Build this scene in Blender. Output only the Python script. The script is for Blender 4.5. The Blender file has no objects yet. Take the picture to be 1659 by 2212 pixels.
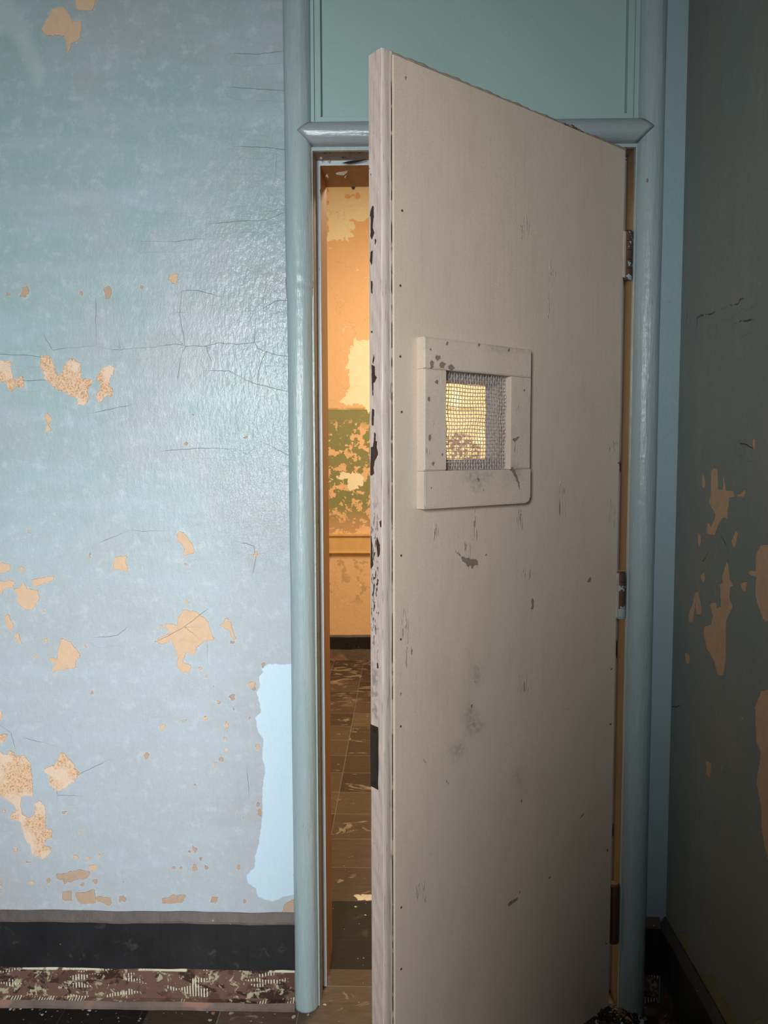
import bpy, bmesh, math, random
import numpy as np
from mathutils import Vector, Matrix

random.seed(7); rng = np.random.default_rng(11)
COL = bpy.context.scene.collection
PI = math.pi

# ------------------------------------------------------------------ camera model
F, YAW, PITCH, ROLL, CD, CH = 1683.87, .023, -.0736, -.0024, 2.183, 1.62
_cy, _sy = math.cos(YAW), math.sin(YAW); _cp, _sp = math.cos(PITCH), math.sin(PITCH)
FWD = np.array([-_sy*_cp, _cy*_cp, _sp]); _r = np.array([_cy, _sy, 0.]); _u = np.cross(_r, FWD)
_c, _s = math.cos(ROLL), math.sin(ROLL)
RT = _c*_r+_s*_u; UP = -_s*_r+_c*_u; CAM = np.array([0, -CD, CH])

def hit(x, y, P, n):
    d = FWD+RT*(x-829.5)/F+UP*(1106-y)/F
    P = np.array(P, float); n = np.array(n, float)
    return CAM+d*(((P-CAM)@n)/(d@n))
# door frame: hinge axis, u from hinge to latch edge, n out of the room face
ANG, HX = .7009, .6095
DU = np.array([-math.cos(ANG), -math.sin(ANG), 0]); DN = np.array([math.sin(ANG), -math.cos(ANG), 0])
DO = np.array([HX, 0, 0])
XC = .7632            # corner with the right wall
YF = 3.88             # far wall of the hall
def on_wall(x, y): p = hit(x, y, (0, 0, 0), (0, 1, 0)); return p[0], p[2]
def on_side(x, y): p = hit(x, y, (XC, 0, 0), (1, 0, 0)); return p[1], p[2]
def on_far(x, y): p = hit(x, y, (0, YF, 0), (0, 1, 0)); return p[0], p[2]
def on_floor(x, y): p = hit(x, y, (0, 0, 0), (0, 0, 1)); return p[0], p[1]
def on_door(x, y, t=0.): p = hit(x, y, DO+DN*t, DN)-DO; return float(p@DU), p[2]
SEDGE = .846
def on_edge(x, y): p = hit(x, y, DO+DU*SEDGE, DU)-DO; return float(p@DN), p[2]

def polys(fn, ox, oy, sc, lst):
    """traced outlines in a zoomed view -> outlines in metres on a surface"""
    return [[fn(ox+a/sc, oy+b/sc) for a, b in pl] for pl in lst]
def dots(fn, ox, oy, sc, lst, n=9):
    out = []
    for d in lst:
        a, b, r = d[:3]; r2 = d[3] if len(d) > 3 else r
        ph = random.random()*6
        out.append([fn(ox+(a+r*(1+.25*math.sin(3*t+ph))*math.cos(t))/sc, oy+(b+r2*(1+.25*math.sin(2*t+ph))*math.sin(t))/sc)
                    for t in [2*PI*k/n for k in range(n)]])
    return out

FAR = .03
def sdf(P, Q, plist, kinds=None):
    """signed distance (negative inside) of points P,Q to the nearest outline"""
    out = np.full(P.shape, FAR); kd = np.zeros(P.shape)
    for i, pl in enumerate(plist):
        a = np.array(pl)
        m = (P > a[:, 0].min()-FAR) & (P < a[:, 0].max()+FAR) & (Q > a[:, 1].min()-FAR) & (Q < a[:, 1].max()+FAR)
        if not m.any(): continue
        p, q = P[m], Q[m]; d2 = np.full(p.shape, 1e9); ins = np.zeros(p.shape, bool)
        for k in range(len(a)):
            x0, y0 = a[k]; x1, y1 = a[(k+1) % len(a)]
            ex, ey = x1-x0, y1-y0; L = ex*ex+ey*ey+1e-14
            t = np.clip(((p-x0)*ex+(q-y0)*ey)/L, 0, 1)
            d2 = np.minimum(d2, (p-x0-t*ex)**2+(q-y0-t*ey)**2)
            c = ((y0 > q) != (y1 > q)) & (p < (x1-x0)*(q-y0)/((y1-y0) if abs(y1-y0) > 1e-12 else 1e-12)+x0)
            ins ^= c
        d = np.sqrt(d2); d = np.where(ins, -d, d)
        o = out[m]; k_ = kd[m]; nearer = d < o
        k_[nearer] = (kinds[i] if kinds else 0); o = np.minimum(o, d)
        out[m] = o; kd[m] = k_
    return out, kd
def line_dist(P, Q, lines):
    out = np.full(P.shape, FAR)
    for a in lines:
        for (x0, y0), (x1, y1) in zip(a[:-1], a[1:]):
            m = (P > min(x0, x1)-FAR) & (P < max(x0, x1)+FAR) & (Q > min(y0, y1)-FAR) & (Q < max(y0, y1)+FAR)
            if not m.any(): continue
            ex, ey = x1-x0, y1-y0; L = ex*ex+ey*ey+1e-14
            p, q = P[m], Q[m]; t = np.clip(((p-x0)*ex+(q-y0)*ey)/L, 0, 1)
            d = np.sqrt((p-x0-t*ex)**2+(q-y0-t*ey)**2)*np.where(ex*(q-y0)-ey*(p-x0) > 0, 1., -1.)*(1. if ex >= 0 else -1.)
            o = out[m]; out[m] = np.where(np.abs(d) < np.abs(o), d, o)
    return out

# ------------------------------------------------------------------ node helper
class M:
    def __init__(s, name, rough=.5, spec=.5):
        s.m = bpy.data.materials.new(name); s.m.use_nodes = True
        s.t = s.m.node_tree; s.b = s.t.nodes['Principled BSDF']
        s.b.inputs['Roughness'].default_value = rough
        s.b.inputs['Specular IOR Level'].default_value = spec
        s.co = s.t.nodes.new('ShaderNodeTexCoord').outputs['Object']
    def n(s, k): return s.t.nodes.new(k)
    def put(s, sock, v):
        if v is None: return
        if isinstance(v, bpy.types.NodeSocket): s.t.links.new(v, sock)
        elif isinstance(v, (tuple, list)) and len(v) == 3 and sock.type == 'RGBA': sock.default_value = (*v, 1)
        else: sock.default_value = v
    def vec(s, scale=(1, 1, 1), src=None):
        n = s.n('ShaderNodeMapping'); s.put(n.inputs['Vector'], src or s.co); n.inputs['Scale'].default_value = scale
        return n.outputs[0]
    def noise(s, sc, det=4, rough=.55, v=None, dist=0, col=False):
        n = s.n('ShaderNodeTexNoise'); s.put(n.inputs['Vector'], v or s.co)
        n.inputs['Scale'].default_value = sc; n.inputs['Detail'].default_value = det
        n.inputs['Roughness'].default_value = rough; n.inputs['Distortion'].default_value = dist
        return n.outputs['Color' if col else 'Fac']
    def vor(s, sc, feat='F1', v=None, out='Distance', rnd=1):
        n = s.n('ShaderNodeTexVoronoi'); n.feature = feat; s.put(n.inputs['Vector'], v or s.co)
        n.inputs['Scale'].default_value = sc; n.inputs['Randomness'].default_value = rnd
        return n.outputs[out]
    def math(s, op, a, b=0., c=None, clamp=False):
        n = s.n('ShaderNodeMath'); n.operation = op; n.use_clamp = clamp
        s.put(n.inputs[0], a); s.put(n.inputs[1], b)
        if c is not None: s.put(n.inputs[2], c)
        return n.outputs[0]
    def step(s, v, a, b, lo=0., hi=1.):
        n = s.n('ShaderNodeMapRange'); n.interpolation_type = 'SMOOTHSTEP'
        s.put(n.inputs['Value'], v); n.inputs['From Min'].default_value = a; n.inputs['From Max'].default_value = b
        n.inputs['To Min'].default_value = lo; n.inputs['To Max'].default_value = hi
        return n.outputs[0]
    def mix(s, f, a, b, mode='MIX'):
        n = s.n('ShaderNodeMix'); n.data_type = 'RGBA'; n.blend_type = mode
        s.put(n.inputs['Factor'], f); s.put(n.inputs['A'] if False else n.inputs[6], a); s.put(n.inputs[7], b)
        return n.outputs[2]
    def attr(s, name):
        n = s.n('ShaderNodeAttribute'); n.attribute_name = name; return n.outputs['Fac']
    def axis(s, k):
        n = s.n('ShaderNodeSeparateXYZ'); s.put(n.inputs[0], s.co); return n.outputs[k]
    def bump(s, h, dist, strength=1., prev=None):
        n = s.n('ShaderNodeBump'); s.put(n.inputs['Height'], h); n.inputs['Distance'].default_value = dist
        n.inputs['Strength'].default_value = strength
        if prev: s.put(n.inputs['Normal'], prev)
        return n.outputs[0]
    def done(s, col=None, nor=None, rough=None):
        s.put(s.b.inputs['Base Color'], col); s.put(s.b.inputs['Normal'], nor); s.put(s.b.inputs['Roughness'], rough)
        return s.m

def warp(m, d, amp=.004, s1=45, s2=160):
    a = m.math('MULTIPLY', m.math('SUBTRACT', m.noise(s1, 4, .6), .5), amp*2)
    b = m.math('MULTIPLY', m.math('SUBTRACT', m.noise(s2, 2, .6), .5), amp)
    return m.math('ADD', m.math('ADD', d, a), b)

BLUE_A, BLUE_B, BLUE_C = (.36, .445, .475), (.43, .455, .47), (.40, .52, .57)
def mat_wall():
    m = M('peeling_blue_wall_paint', .42, .5)
    n1 = m.noise(2.2, 5, .6); n2 = m.noise(9, 5, .65); n3 = m.noise(60, 4, .7); n4 = m.noise(450, 2, .6)
    z = m.axis(2)
    # two coats: the greyer, rubbed coat low on the wall, the greener one high up
    low = m.step(m.math('ADD', z, m.math('MULTIPLY', n1, .9)), 1.3, 2.3, 1., 0.)
    base = m.mix(low, (.27, .385, .395), (.385, .425, .465))
    base = m.mix(m.step(n2, .35, .75, 0, .45), base, (.365, .46, .52))
    base = m.mix(m.step(n1, .42, .66, 0, .6), base, (.37, .375, .405))
    base = m.mix(m.step(n3, .5, .8, 0, .3), base, (.47, .53, .57))
    hor = m.noise(6, 3, .5, m.vec((.35, 1, 2.4)))
    base = m.mix(m.step(hor, .45, .75, 0, .35), base, (.41, .51, .58))
    gr = m.noise(330, 3, .7); base = m.mix(m.step(gr, .35, .65, 0, .22), base, (.26, .31, .34)); gr2 = m.noise(26, 6, .75)
    base = m.mix(m.step(gr2, .50, .66, 0, .42), base, (.48, .54, .58)); base = m.mix(m.step(m.noise(17, 6, .7), .52, .68, 0, .35), base, (.33, .36, .38))
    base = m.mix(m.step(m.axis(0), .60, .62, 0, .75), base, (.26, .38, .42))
    tint = m.attr('tint')
    tm = m.step(warp(m, tint, .006), .0012, -.0012)
    base = m.mix(m.math('MULTIPLY', tm, .92), base, (.50, .66, .77))
    sw = m.attr('swipe')
    base = m.mix(m.step(warp(m, sw, .012, 20), .012, -.016, 0, .55), base, (.40, .50, .50))
    # peeled plaster
    pd = m.attr('peel'); kd = m.attr('kind'); w = warp(m, pd, .0085, 55, 210)
    pm = m.step(w, .0006, -.0006)
    pl = m.mix(m.noise(40, 4, .7), (.50, .345, .22), (.64, .46, .32))
    ck = m.vor(120, 'DISTANCE_TO_EDGE', m.mix(.03, m.co, m.noise(60, 3, col=True))); ckm = m.step(m.math('ADD', ck, m.math('MULTIPLY', m.noise(150, 2), .12)), .10, .30)
    ckc = m.mix(ckm, (.64, .45, .31), (.46, .27, .14))
    ckc = m.mix(m.step(m.noise(14, 3), .45, .6, 0, .8), ckc, (.66, .52, .42))
    pl = m.mix(m.step(kd, .4, .6), pl, ckc)
    brn = m.mix(m.noise(60, 3), (.36, .25, .18), (.46, .34, .25))
    pl = m.mix(m.step(kd, 1.4, 1.6), pl, brn)
    rim = m.math('MULTIPLY', m.step(m.math('ABSOLUTE', m.math('SUBTRACT', w, .0008)), .0016, .0003), .30)
    col = m.mix(pm, base, pl); col = m.mix(rim, col, (.68, .66, .62))
    # cracks
    cd = m.attr('crack'); cj = m.math('ABSOLUTE', m.math('ADD', cd, m.math('MULTIPLY', m.math('SUBTRACT', m.noise(28, 5, .65), .5), .010)))
    cm = m.math('MULTIPLY', m.step(cj, .0010, .0002), m.step(m.noise(7, 3), .34, .52, .25, 1.))
    col = m.mix(m.math('MULTIPLY', cm, .62), col, (.10, .10, .10))
    # fine crazing on the lower paint
    cz = m.vor(125, 'DISTANCE_TO_EDGE', m.mix(.04, m.co, m.noise(20, 3, col=True)))
    czm = m.math('MULTIPLY', m.step(cz, .05, .0), m.step(m.attr('craze'), .0, 1.))
    col = m.mix(m.math('MULTIPLY', czm, .14), col, (.20, .20, .20))
    # tiny dark nicks
    nk = m.vor(13); nm = m.math('MULTIPLY', m.step(nk, .045, .03), m.step(m.noise(3.3), .55, .6))
    col = m.mix(m.math('MULTIPLY', nm, .6), col, (.36, .24, .18))
    op = m.noise(95, 3, .5, m.vec((1, 1, .45))); op2 = m.noise(240, 2, .5)
    stip = m.math('MULTIPLY', op, m.math('ADD', m.attr('stip'), .25))
    b = m.bump(stip, .0032); b = m.bump(op2, .0006, 1, b); b = m.bump(m.noise(12, 4), .004, .6, b)
    b = m.bump(m.math('MULTIPLY', pm, -1.), .0016, 1, b); b = m.bump(m.math('MULTIPLY', m.math('ADD', cm, m.math('MULTIPLY', czm, .3)), -1.), .0007, 1, b)
    fl = m.noise(55, 5, .7, dist=1.5)
    b = m.bump(m.math('MULTIPLY', m.math('SUBTRACT', fl, .5), m.attr('lift')), .0016, 1, b)
    r = m.mix(pm, m.mix(low, (.38, .38, .38), (.55, .55, .55)), (.85, .85, .85))
    r = m.mix(m.attr('stip'), r, (.30,.30,.30))
    return m.done(col, b, r)

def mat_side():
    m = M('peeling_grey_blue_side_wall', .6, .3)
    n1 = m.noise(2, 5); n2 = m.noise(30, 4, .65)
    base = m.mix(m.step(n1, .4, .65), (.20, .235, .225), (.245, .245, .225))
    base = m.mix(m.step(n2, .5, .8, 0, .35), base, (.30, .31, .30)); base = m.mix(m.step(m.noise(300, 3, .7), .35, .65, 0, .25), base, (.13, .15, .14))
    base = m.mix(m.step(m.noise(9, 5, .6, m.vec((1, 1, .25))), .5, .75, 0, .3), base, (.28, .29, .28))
    w = warp(m, m.attr('peel'), .006, 45, 170); pm = m.step(w, .0006, -.0006)
    kd = m.attr('kind')
    pl = m.mix(m.noise(30, 4, .7), (.40, .26, .15), (.60, .42, .29))
    pl = m.mix(m.step(kd, .4, .6), pl, m.mix(m.noise(50, 3), (.20, .18, .09), (.30, .27, .15)))
    col = m.mix(pm, base, pl)
    cj = m.math('ADD', m.attr('crack'), m.math('MULTIPLY', m.math('SUBTRACT', m.noise(30, 4), .5), .012))
    cm = m.math('MULTIPLY', m.step(m.math('ABSOLUTE', cj), .0022, .0004), m.step(m.noise(22, 3), .42, .55)); col = m.mix(m.math('MULTIPLY', cm, .8), col, (.03, .03, .03))
    b = m.bump(m.noise(120, 3), .001); b = m.bump(m.noise(14, 3, .5, m.vec((1, 1, .3))), .005, .5, b)
    b = m.bump(m.math('MULTIPLY', m.math('ADD', pm, cm), -1.), .002, 1, b)
    return m.done(col, b)

def mat_trim():
    m = M('cracked_blue_gloss_paint', .3, .5)
    st = m.noise(90, 4, .6, m.vec((1, 1, .07))); st2 = m.noise(260, 3, .6, m.vec((1, 1, .10)))
    base = m.mix(m.noise(3, 4), (.27, .375, .39), (.35, .435, .46))
    base = m.mix(m.step(st, .5, .72, 0, .4), base, (.44, .50, .52))
    cr = m.step(st2, .36, .30); base = m.mix(m.math('MULTIPLY', cr, .35), base, (.12, .15, .16))
    ch = m.vor(16, v=m.vec((1, 1, .5))); cm = m.math('MULTIPLY', m.step(ch, .06, .04), m.step(m.noise(4), .53, .58))
    base = m.mix(m.math('MULTIPLY', cm, .8), base, (.16, .09, .06))
    b = m.bump(st, .0022); b = m.bump(st2, .0008, 1, b); b = m.bump(m.noise(35, 3), .0015, 1, b)
    r = m.mix(m.noise(25, 3), (.22, .22, .22), (.42, .42, .42))
    return m.done(base, b, r)

def mat_panel():
    m = M('smooth_teal_panel_paint', .45, .4)
    base = m.mix(m.noise(3, 4), (.30, .44, .425), (.34, .47, .455))
    sp = m.vor(9); sm = m.math('MULTIPLY', m.step(sp, .035, .02), m.step(m.noise(2.7), .5, .55))
    base = m.mix(m.math('MULTIPLY', sm, .6), base, (.12, .14, .14))
    return m.done(base, m.bump(m.noise(150, 3), .0006))

def mat_jamb():      # blue paint flaking to brown undercoat
    m = M('flaking_blue_jamb_paint', .35, .5)
    f = m.noise(30, 5, .65, m.vec((1, 1, .25)))
    base = m.mix(m.noise(50, 3, .6, m.vec((1, 1, .1))), (.36, .43, .46), (.48, .53, .55))
    cm = m.step(f, .655, .67); base = m.mix(cm, base, (.06, .035, .025))
    b = m.bump(m.math('MULTIPLY', cm, -1.), .0015); b = m.bump(m.noise(120, 3, .6, m.vec((1, 1, .1))), .001, 1, b)
    return m.done(base, b)
def mat_groove():
    m = M('dirty_brown_rabbet_paint', .55, .3)
    f = m.noise(25, 5, .65)
    base = m.mix(m.noise(60, 3, .6, m.vec((1, 1, .1))), (.20, .17, .145), (.30, .265, .235))
    base = m.mix(m.step(f, .60, .64), base, (.05, .03, .022))
    return m.done(base, m.bump(f, .003))

def mat_wood():
    m = M('bare_varnished_oak_reveal', .5, .35)
    g = m.noise(55, 5, .65, m.vec((1, 1, .05))); g2 = m.noise(220, 3, .6, m.vec((1, 1, .03)))
    base = m.mix(g, (.17, .075, .03), (.42, .21, .085))
    base = m.mix(m.step(g2, .55, .75, 0, .5), base, (.10, .045, .02))
    return m.done(base, m.bump(g2, .0008))

def mat_beige(name='worn_beige_door_paint', streak=1.):
    m = M(name, .42, .42)
    n1 = m.noise(3, 5); st = m.noise(120, 4, .6, m.vec((1, 1, .035))); st2 = m.noise(330, 3, .6, m.vec((1, 1, .05)))
    base = m.mix(n1, (.66, .54, .44), (.74, .615, .51))
    base = m.mix(m.step(m.noise(1.6, 3), .5, .7, 0, .35), base, (.63, .53, .47))
    base = m.mix(m.step(st, .5, .8, 0, .16*streak), base, (.36, .30, .25))
    base = m.mix(m.step(st2, .6, .8, 0, .12*streak), base, (.66, .59, .52))
    sp = m.noise(420, 3, .7); base = m.mix(m.step(sp, .40, .66, 0, .30), base, (.36, .30, .24)); base = m.mix(m.step(m.noise(14, 6, .7, m.vec((1, 1, .35))), .48, .72, 0, .22), base, (.42, .35, .28))
    sm = m.math('MULTIPLY', m.step(warp(m, m.attr('smudge'), .012, 30, 120), .022, -.022, 0, .6), m.step(m.noise(90, 4), .3, .65)); base = m.mix(sm, base, (.20, .165, .135))
    dk = m.step(warp(m, m.attr('scuff'), .0050, 110, 300), .0005, -.0005)
    base = m.mix(m.math('MULTIPLY', dk, .78), base, (.16, .115, .085))
    gl = m.step(m.attr('gouge'), .004, -.008)
    gs = m.noise(150, 3, .6, m.vec((1, 1, .12))); gm = m.math('MULTIPLY', m.step(gs, .56, .64), gl)
    base = m.mix(m.math('MULTIPLY', gm, .75), base, (.72, .66, .58))
    gk = m.math('MULTIPLY', m.step(gs, .42, .36), gl); base = m.mix(m.math('MULTIPLY', gk, .6), base, (.22, .17, .13))
    b = m.bump(st, .00025*streak); b = m.bump(st2, .00012, 1, b); b = m.bump(m.noise(9, 3), .003, .35, b)
    b = m.bump(m.math('MULTIPLY', m.math('SUBTRACT', gm, gk), 1.), .0025, 1, b); b = m.bump(m.math('MULTIPLY', dk, -1.), .0010, 1, b)
    return m.done(base, b)

def mat_beige_plain():
    m = M('beige_gloss_paint', .42, .42)
    st = m.noise(120, 4, .6, m.vec((1, 1, .05)))
    base = m.mix(m.noise(5, 4), (.57, .485, .425), (.67, .58, .51)); base = m.mix(m.step(st, .5, .75, 0, .35), base, (.36, .30, .26))
    base = m.mix(m.math('MULTIPLY', m.step(m.noise(200, 3, .6, m.vec((1, 1, .07))), .40, .33), .6), base, (.2, .15, .12))
    return m.done(base, m.bump(st, .001))

def mat_edge():
    m = M('chipped_pinkish_edge_paint', .42, .4)
    n1 = m.noise(6, 5); st = m.noise(150, 4, .6, m.vec((1, 1, .05)))
    base = m.mix(n1, (.60, .49, .435), (.70, .575, .52))
    base = m.mix(m.step(st, .5, .75, 0, .4), base, (.34, .285, .25))
    w = warp(m, m.attr('chip'), .0016, 90, 300); cm = m.step(w, .0004, -.0004)
    v = m.noise(150, 4, .6, m.vec((1, 1, .42))); cl = m.math('MULTIPLY', m.step(v, .555, .575), m.step(m.attr('chipz'), .0, 1.))
    cm = m.math('MAXIMUM', cm, cl)
    smd = m.math('MULTIPLY', m.step(m.attr('smudge'), .006, -.012), m.step(m.noise(80, 4), .4, .6)); base = m.mix(m.math('MULTIPLY', smd, .6), base, (.17, .15, .13))
    sd = m.vor(110, v=m.vec((1, 1, .35))); sn = m.math('MULTIPLY', m.step(sd, .13, .08), m.step(m.noise(9), .5, .6))
    base = m.mix(m.math('MULTIPLY', sn, .6), base, (.16, .11, .09))
    rim = m.math('MULTIPLY', m.step(m.math('ABSOLUTE', m.math('SUBTRACT', w, .0009)), .0011, .0002), .5)
    base = m.mix(rim, base, (.66, .60, .55)); col = m.mix(cm, base, (.055, .030, .022))
    b = m.bump(m.math('MULTIPLY', cm, -1.), .0018); b = m.bump(st, .002, 1, b); b = m.bump(m.noise(70, 4), .0015, 1, b)
    return m.done(col, b)

def mat_black():
    m = M('black_rubber_cove_base', .42, .4)
    n = m.noise(9, 5, .65); base = m.mix(n, (.006, .006, .007), (.020, .020, .022))
    base = m.mix(m.step(m.noise(22, 5, .7, dist=1), .58, .72, 0, .4), base, (.085, .08, .075))
    v = m.vor(28, v=m.vec((1, 1, .6))); sm = m.math('MULTIPLY', m.step(v, .05, .03), m.step(m.noise(7), .52, .56)); base = m.mix(sm, base, (.55, .48, .42))
    return m.done(base, m.bump(n, .002))
def mat_cap():
    m = M('grey_brown_base_cap', .55, .35)
    base = m.mix(m.noise(30, 4), (.055, .046, .043), (.10, .083, .076))
    v = m.vor(30); base = m.mix(m.step(v, .08, .05), base, (.45, .36, .30))
    return m.done(base, m.bump(m.noise(60, 4), .002))
def mat_glue():
    m = M('old_adhesive_on_plaster', .55, .35)
    a = m.noise(11, 6, .68, m.vec((1, 1, 1.8)), .8); b_ = m.noise(38, 5, .7, dist=.6)
    base = m.mix(m.step(a, .44, .48), (.036, .016, .012), (.125, .068, .052))
    base = m.mix(m.step(b_, .56, .60), base, (.36, .33, .22))
    base = m.mix(m.step(m.noise(17, 5, .6), .58, .62), base, (.085, .04, .03))
    # comb marks of the trowel
    ww = m.n('ShaderNodeTexWave'); ww.wave_type = 'BANDS'; ww.bands_direction = 'X'; ww.inputs['Scale'].default_value = 38
    ww.inputs['Distortion'].default_value = 1.6; ww.inputs['Detail'].default_value = 1; m.put(ww.inputs['Vector'], m.vec((1, 1, .35)))
    cb = m.math('MULTIPLY', m.step(ww.outputs['Fac'], .5, .68), m.step(m.noise(9, 3, .6, m.vec((1, 1, 3.5))), .56, .60))
    base = m.mix(cb, base, (.62, .60, .46))
    zt = m.axis(2); tl = m.math('MULTIPLY', m.step(zt, .104, .108), m.step(m.noise(8, 3), .5, .53)); base = m.mix(tl, base, (.58, .56, .42))
    return m.done(base, m.bump(m.math('ADD', a, cb), .002))
def mat_ridge():
    m = M('dusty_mortar_strip', .7, .3)
    base = m.mix(m.noise(20, 4), (.085, .062, .052), (.17, .125, .105))
    base = m.mix(m.step(m.noise(4, 3), .55, .62), base, (.24, .13, .10))
    return m.done(base, m.bump(m.noise(50, 4), .004))
def mat_tile(name, a, b, spec=.4, light=(.30, .24, .19), lt=(.56, .62), rough=.42):
    m = M(name, rough, spec)
    n = m.noise(9, 6, .7, m.vec((1, 3, 1)), 1.2)
    base = m.mix(n, a, b)
    tn = m.n('ShaderNodeTexWhiteNoise'); sn = m.n('ShaderNodeVectorMath'); sn.operation = 'FLOOR'
    mp = m.n('ShaderNodeMapping'); m.put(mp.inputs['Vector'], m.co); s = 1/.2286
    mp.inputs['Scale'].default_value = (s, s, 0); mp.inputs['Location'].default_value = (.302*s+.5*0, -.539*s, 0)
    m.put(sn.inputs[0], mp.outputs[0]); m.put(tn.inputs['Vector'], sn.outputs[0])
    base = m.mix(m.math('MULTIPLY', tn.outputs['Value'], .75), base, tuple(c*.35 for c in a))
    fr = m.n('ShaderNodeVectorMath'); fr.operation = 'FRACTION'; m.put(fr.inputs[0], mp.outputs[0])
    sp = m.n('ShaderNodeSeparateXYZ'); m.put(sp.inputs[0], fr.outputs[0])
    gx = m.math('PINGPONG', sp.outputs[0], .5); gy = m.math('PINGPONG', sp.outputs[1], .5)
    g = m.step(m.math('MINIMUM', gx, gy), .014, .005)
    base = m.mix(m.math('MULTIPLY', g, .5), base, light)
    base = m.mix(m.step(m.noise(5.5, 5, .7, m.vec((1, 1.6, 1)), 1), lt[0], lt[1], 0, .8), base, light)
    fp = m.math('MULTIPLY', m.step(m.noise(7, 5, .65, m.vec((1, 1.5, 1)), .8), .54, .60), m.step(m.math('ADD', m.axis(1), m.math('MULTIPLY', m.noise(2), 2.)), 3.2, 4.6))
    base = m.mix(m.math('MULTIPLY', fp, .55), base, (.36, .28, .20))
    fl = m.vor(60, v=m.co); fm = m.math('MULTIPLY', m.step(fl, .10, .06), m.step(m.noise(17), .56, .6))
    base = m.mix(fm, base, (.60, .50, .38))
    b_ = m.bump(n, .003); b_ = m.bump(m.math('MULTIPLY', g, -1.), .002, 1, b_)
    return m.done(base, b_)

def mat_far():
    m = M('peeling_ochre_hall_wall', .6, .3)
    n1 = m.noise(3, 5); n2 = m.noise(13, 5, .65); z = m.axis(2)
    base = m.mix(n1, (.72, .47, .27), (.80, .54, .32))
    # green dado band with flakes down to ochre
    gz = m.math('MULTIPLY', m.step(z, 1.972, 1.962), m.step(z, .99, 1.0))
    flake = m.step(m.noise(15, 5, .62), .53, .55)
    thin = m.step(m.math('ADD', z, m.math('MULTIPLY', m.noise(2.5), .35)), 1.98, 2.05)
    keep = m.math('MAXIMUM', m.math('SUBTRACT', 1., flake), thin)
    gc = m.mix(n2, (.135, .185, .08), (.21, .245, .105))
    gc = m.mix(m.step(z, 1.25, 1.05), gc, (.46, .30, .17))
    base = m.mix(m.math('MULTIPLY', m.math('MULTIPLY', gz, keep), .88), base, gc)
    br = m.step(warp(m, m.attr('bare'), .07, 12, 50), .004, -.004); base = m.mix(br, base, m.mix(n2, (.80, .62, .36), (.88, .74, .48)))
    ln = m.math('MULTIPLY', m.step(m.math('ABSOLUTE', m.math('SUBTRACT', z, 1.968)), .016, .008), m.step(m.noise(9), .4, .5))
    base = m.mix(m.math('MULTIPLY', ln, .5), base, (.25, .2, .07))
    w = warp(m, m.attr('peel'), .055, 13, 45); pm = m.step(w, .002, -.002)
    base = m.mix(pm, base, m.mix(n2, (.82, .76, .58), (.88, .84, .66)))
    lw = m.math('MULTIPLY', m.step(z, .86, .85), m.math('MULTIPLY', m.step(z, .42, .5), m.step(m.noise(14, 4, .6), .55, .58)))
    base = m.mix(m.math('MULTIPLY', lw, .6), base, (.42, .30, .17))
    cr = m.vor(5, 'DISTANCE_TO_EDGE', m.mix(.12, m.co, m.noise(8, 4, col=True))); base = m.mix(m.step(cr, .006, .001, 0, .35), base, (.35, .22, .1))
    dk = m.math('MULTIPLY', m.step(m.attr('dark'), .01, -.02), m.step(m.noise(26, 5, .65), .47, .52))
    base = m.mix(m.math('MULTIPLY', dk, .85), base, (.16, .09, .06))
    return m.done(base, m.bump(n2, .004))

def mat_plain(name, c, rough=.5, var=.2, sc=25, spec=.4, metal=0.):
    m = M(name, rough, spec); m.b.inputs['Metallic'].default_value = metal
    n = m.noise(sc, 4); base = m.mix(n, tuple(v*(1-var) for v in c), tuple(min(1, v*(1+var)) for v in c))
    return m.done(base, m.bump(n, .001))
def mat_rust(paint, thr, seed):
    m = M('rusty_hinge_metal_with_paint', .6, .4)
    v = m.n('ShaderNodeMapping'); m.put(v.inputs['Vector'], m.co); v.inputs['Location'].default_value = (seed, seed*2, seed*.7)
    f = m.noise(26, 4, .6, v.outputs[0]); ru = m.mix(m.noise(60, 4), (.045, .022, .015), (.11, .055, .03))
    pm = m.step(f, thr, thr+.012); col = m.mix(pm, ru, m.mix(m.noise(40), paint, tuple(c*.8 for c in paint)))
    return m.done(col, m.bump(m.math('ADD', pm, m.math('MULTIPLY', m.noise(120), .3)), .0015))

MW, MS, MT, MP, MJ, MG, MO = mat_wall(), mat_side(), mat_trim(), mat_panel(), mat_jamb(), mat_groove(), mat_wood()
MB2 = mat_beige_plain()
MB, MBE, ME = mat_beige(), mat_beige('worn_beige_frame_paint', .35), mat_edge()
MK, MC, MGL, MR = mat_black(), mat_cap(), mat_glue(), mat_ridge()
MTB = mat_tile('black_floor_tile', (.012, .012, .011), (.03, .026, .022), .2, (.05, .042, .035), (.62, .68), .6)
MTN = mat_tile('worn_brown_floor_tile', (.045, .031, .022), (.145, .105, .072), .3, (.30, .24, .19), (.60, .66), .45)
MF = mat_far()
MCEIL = mat_plain('dim_plaster', (.16, .17, .17), .7, .1, 6)
MHALL = mat_plain('ochre_hall_plaster', (.62, .50, .34), .6, .12, 5)

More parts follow.
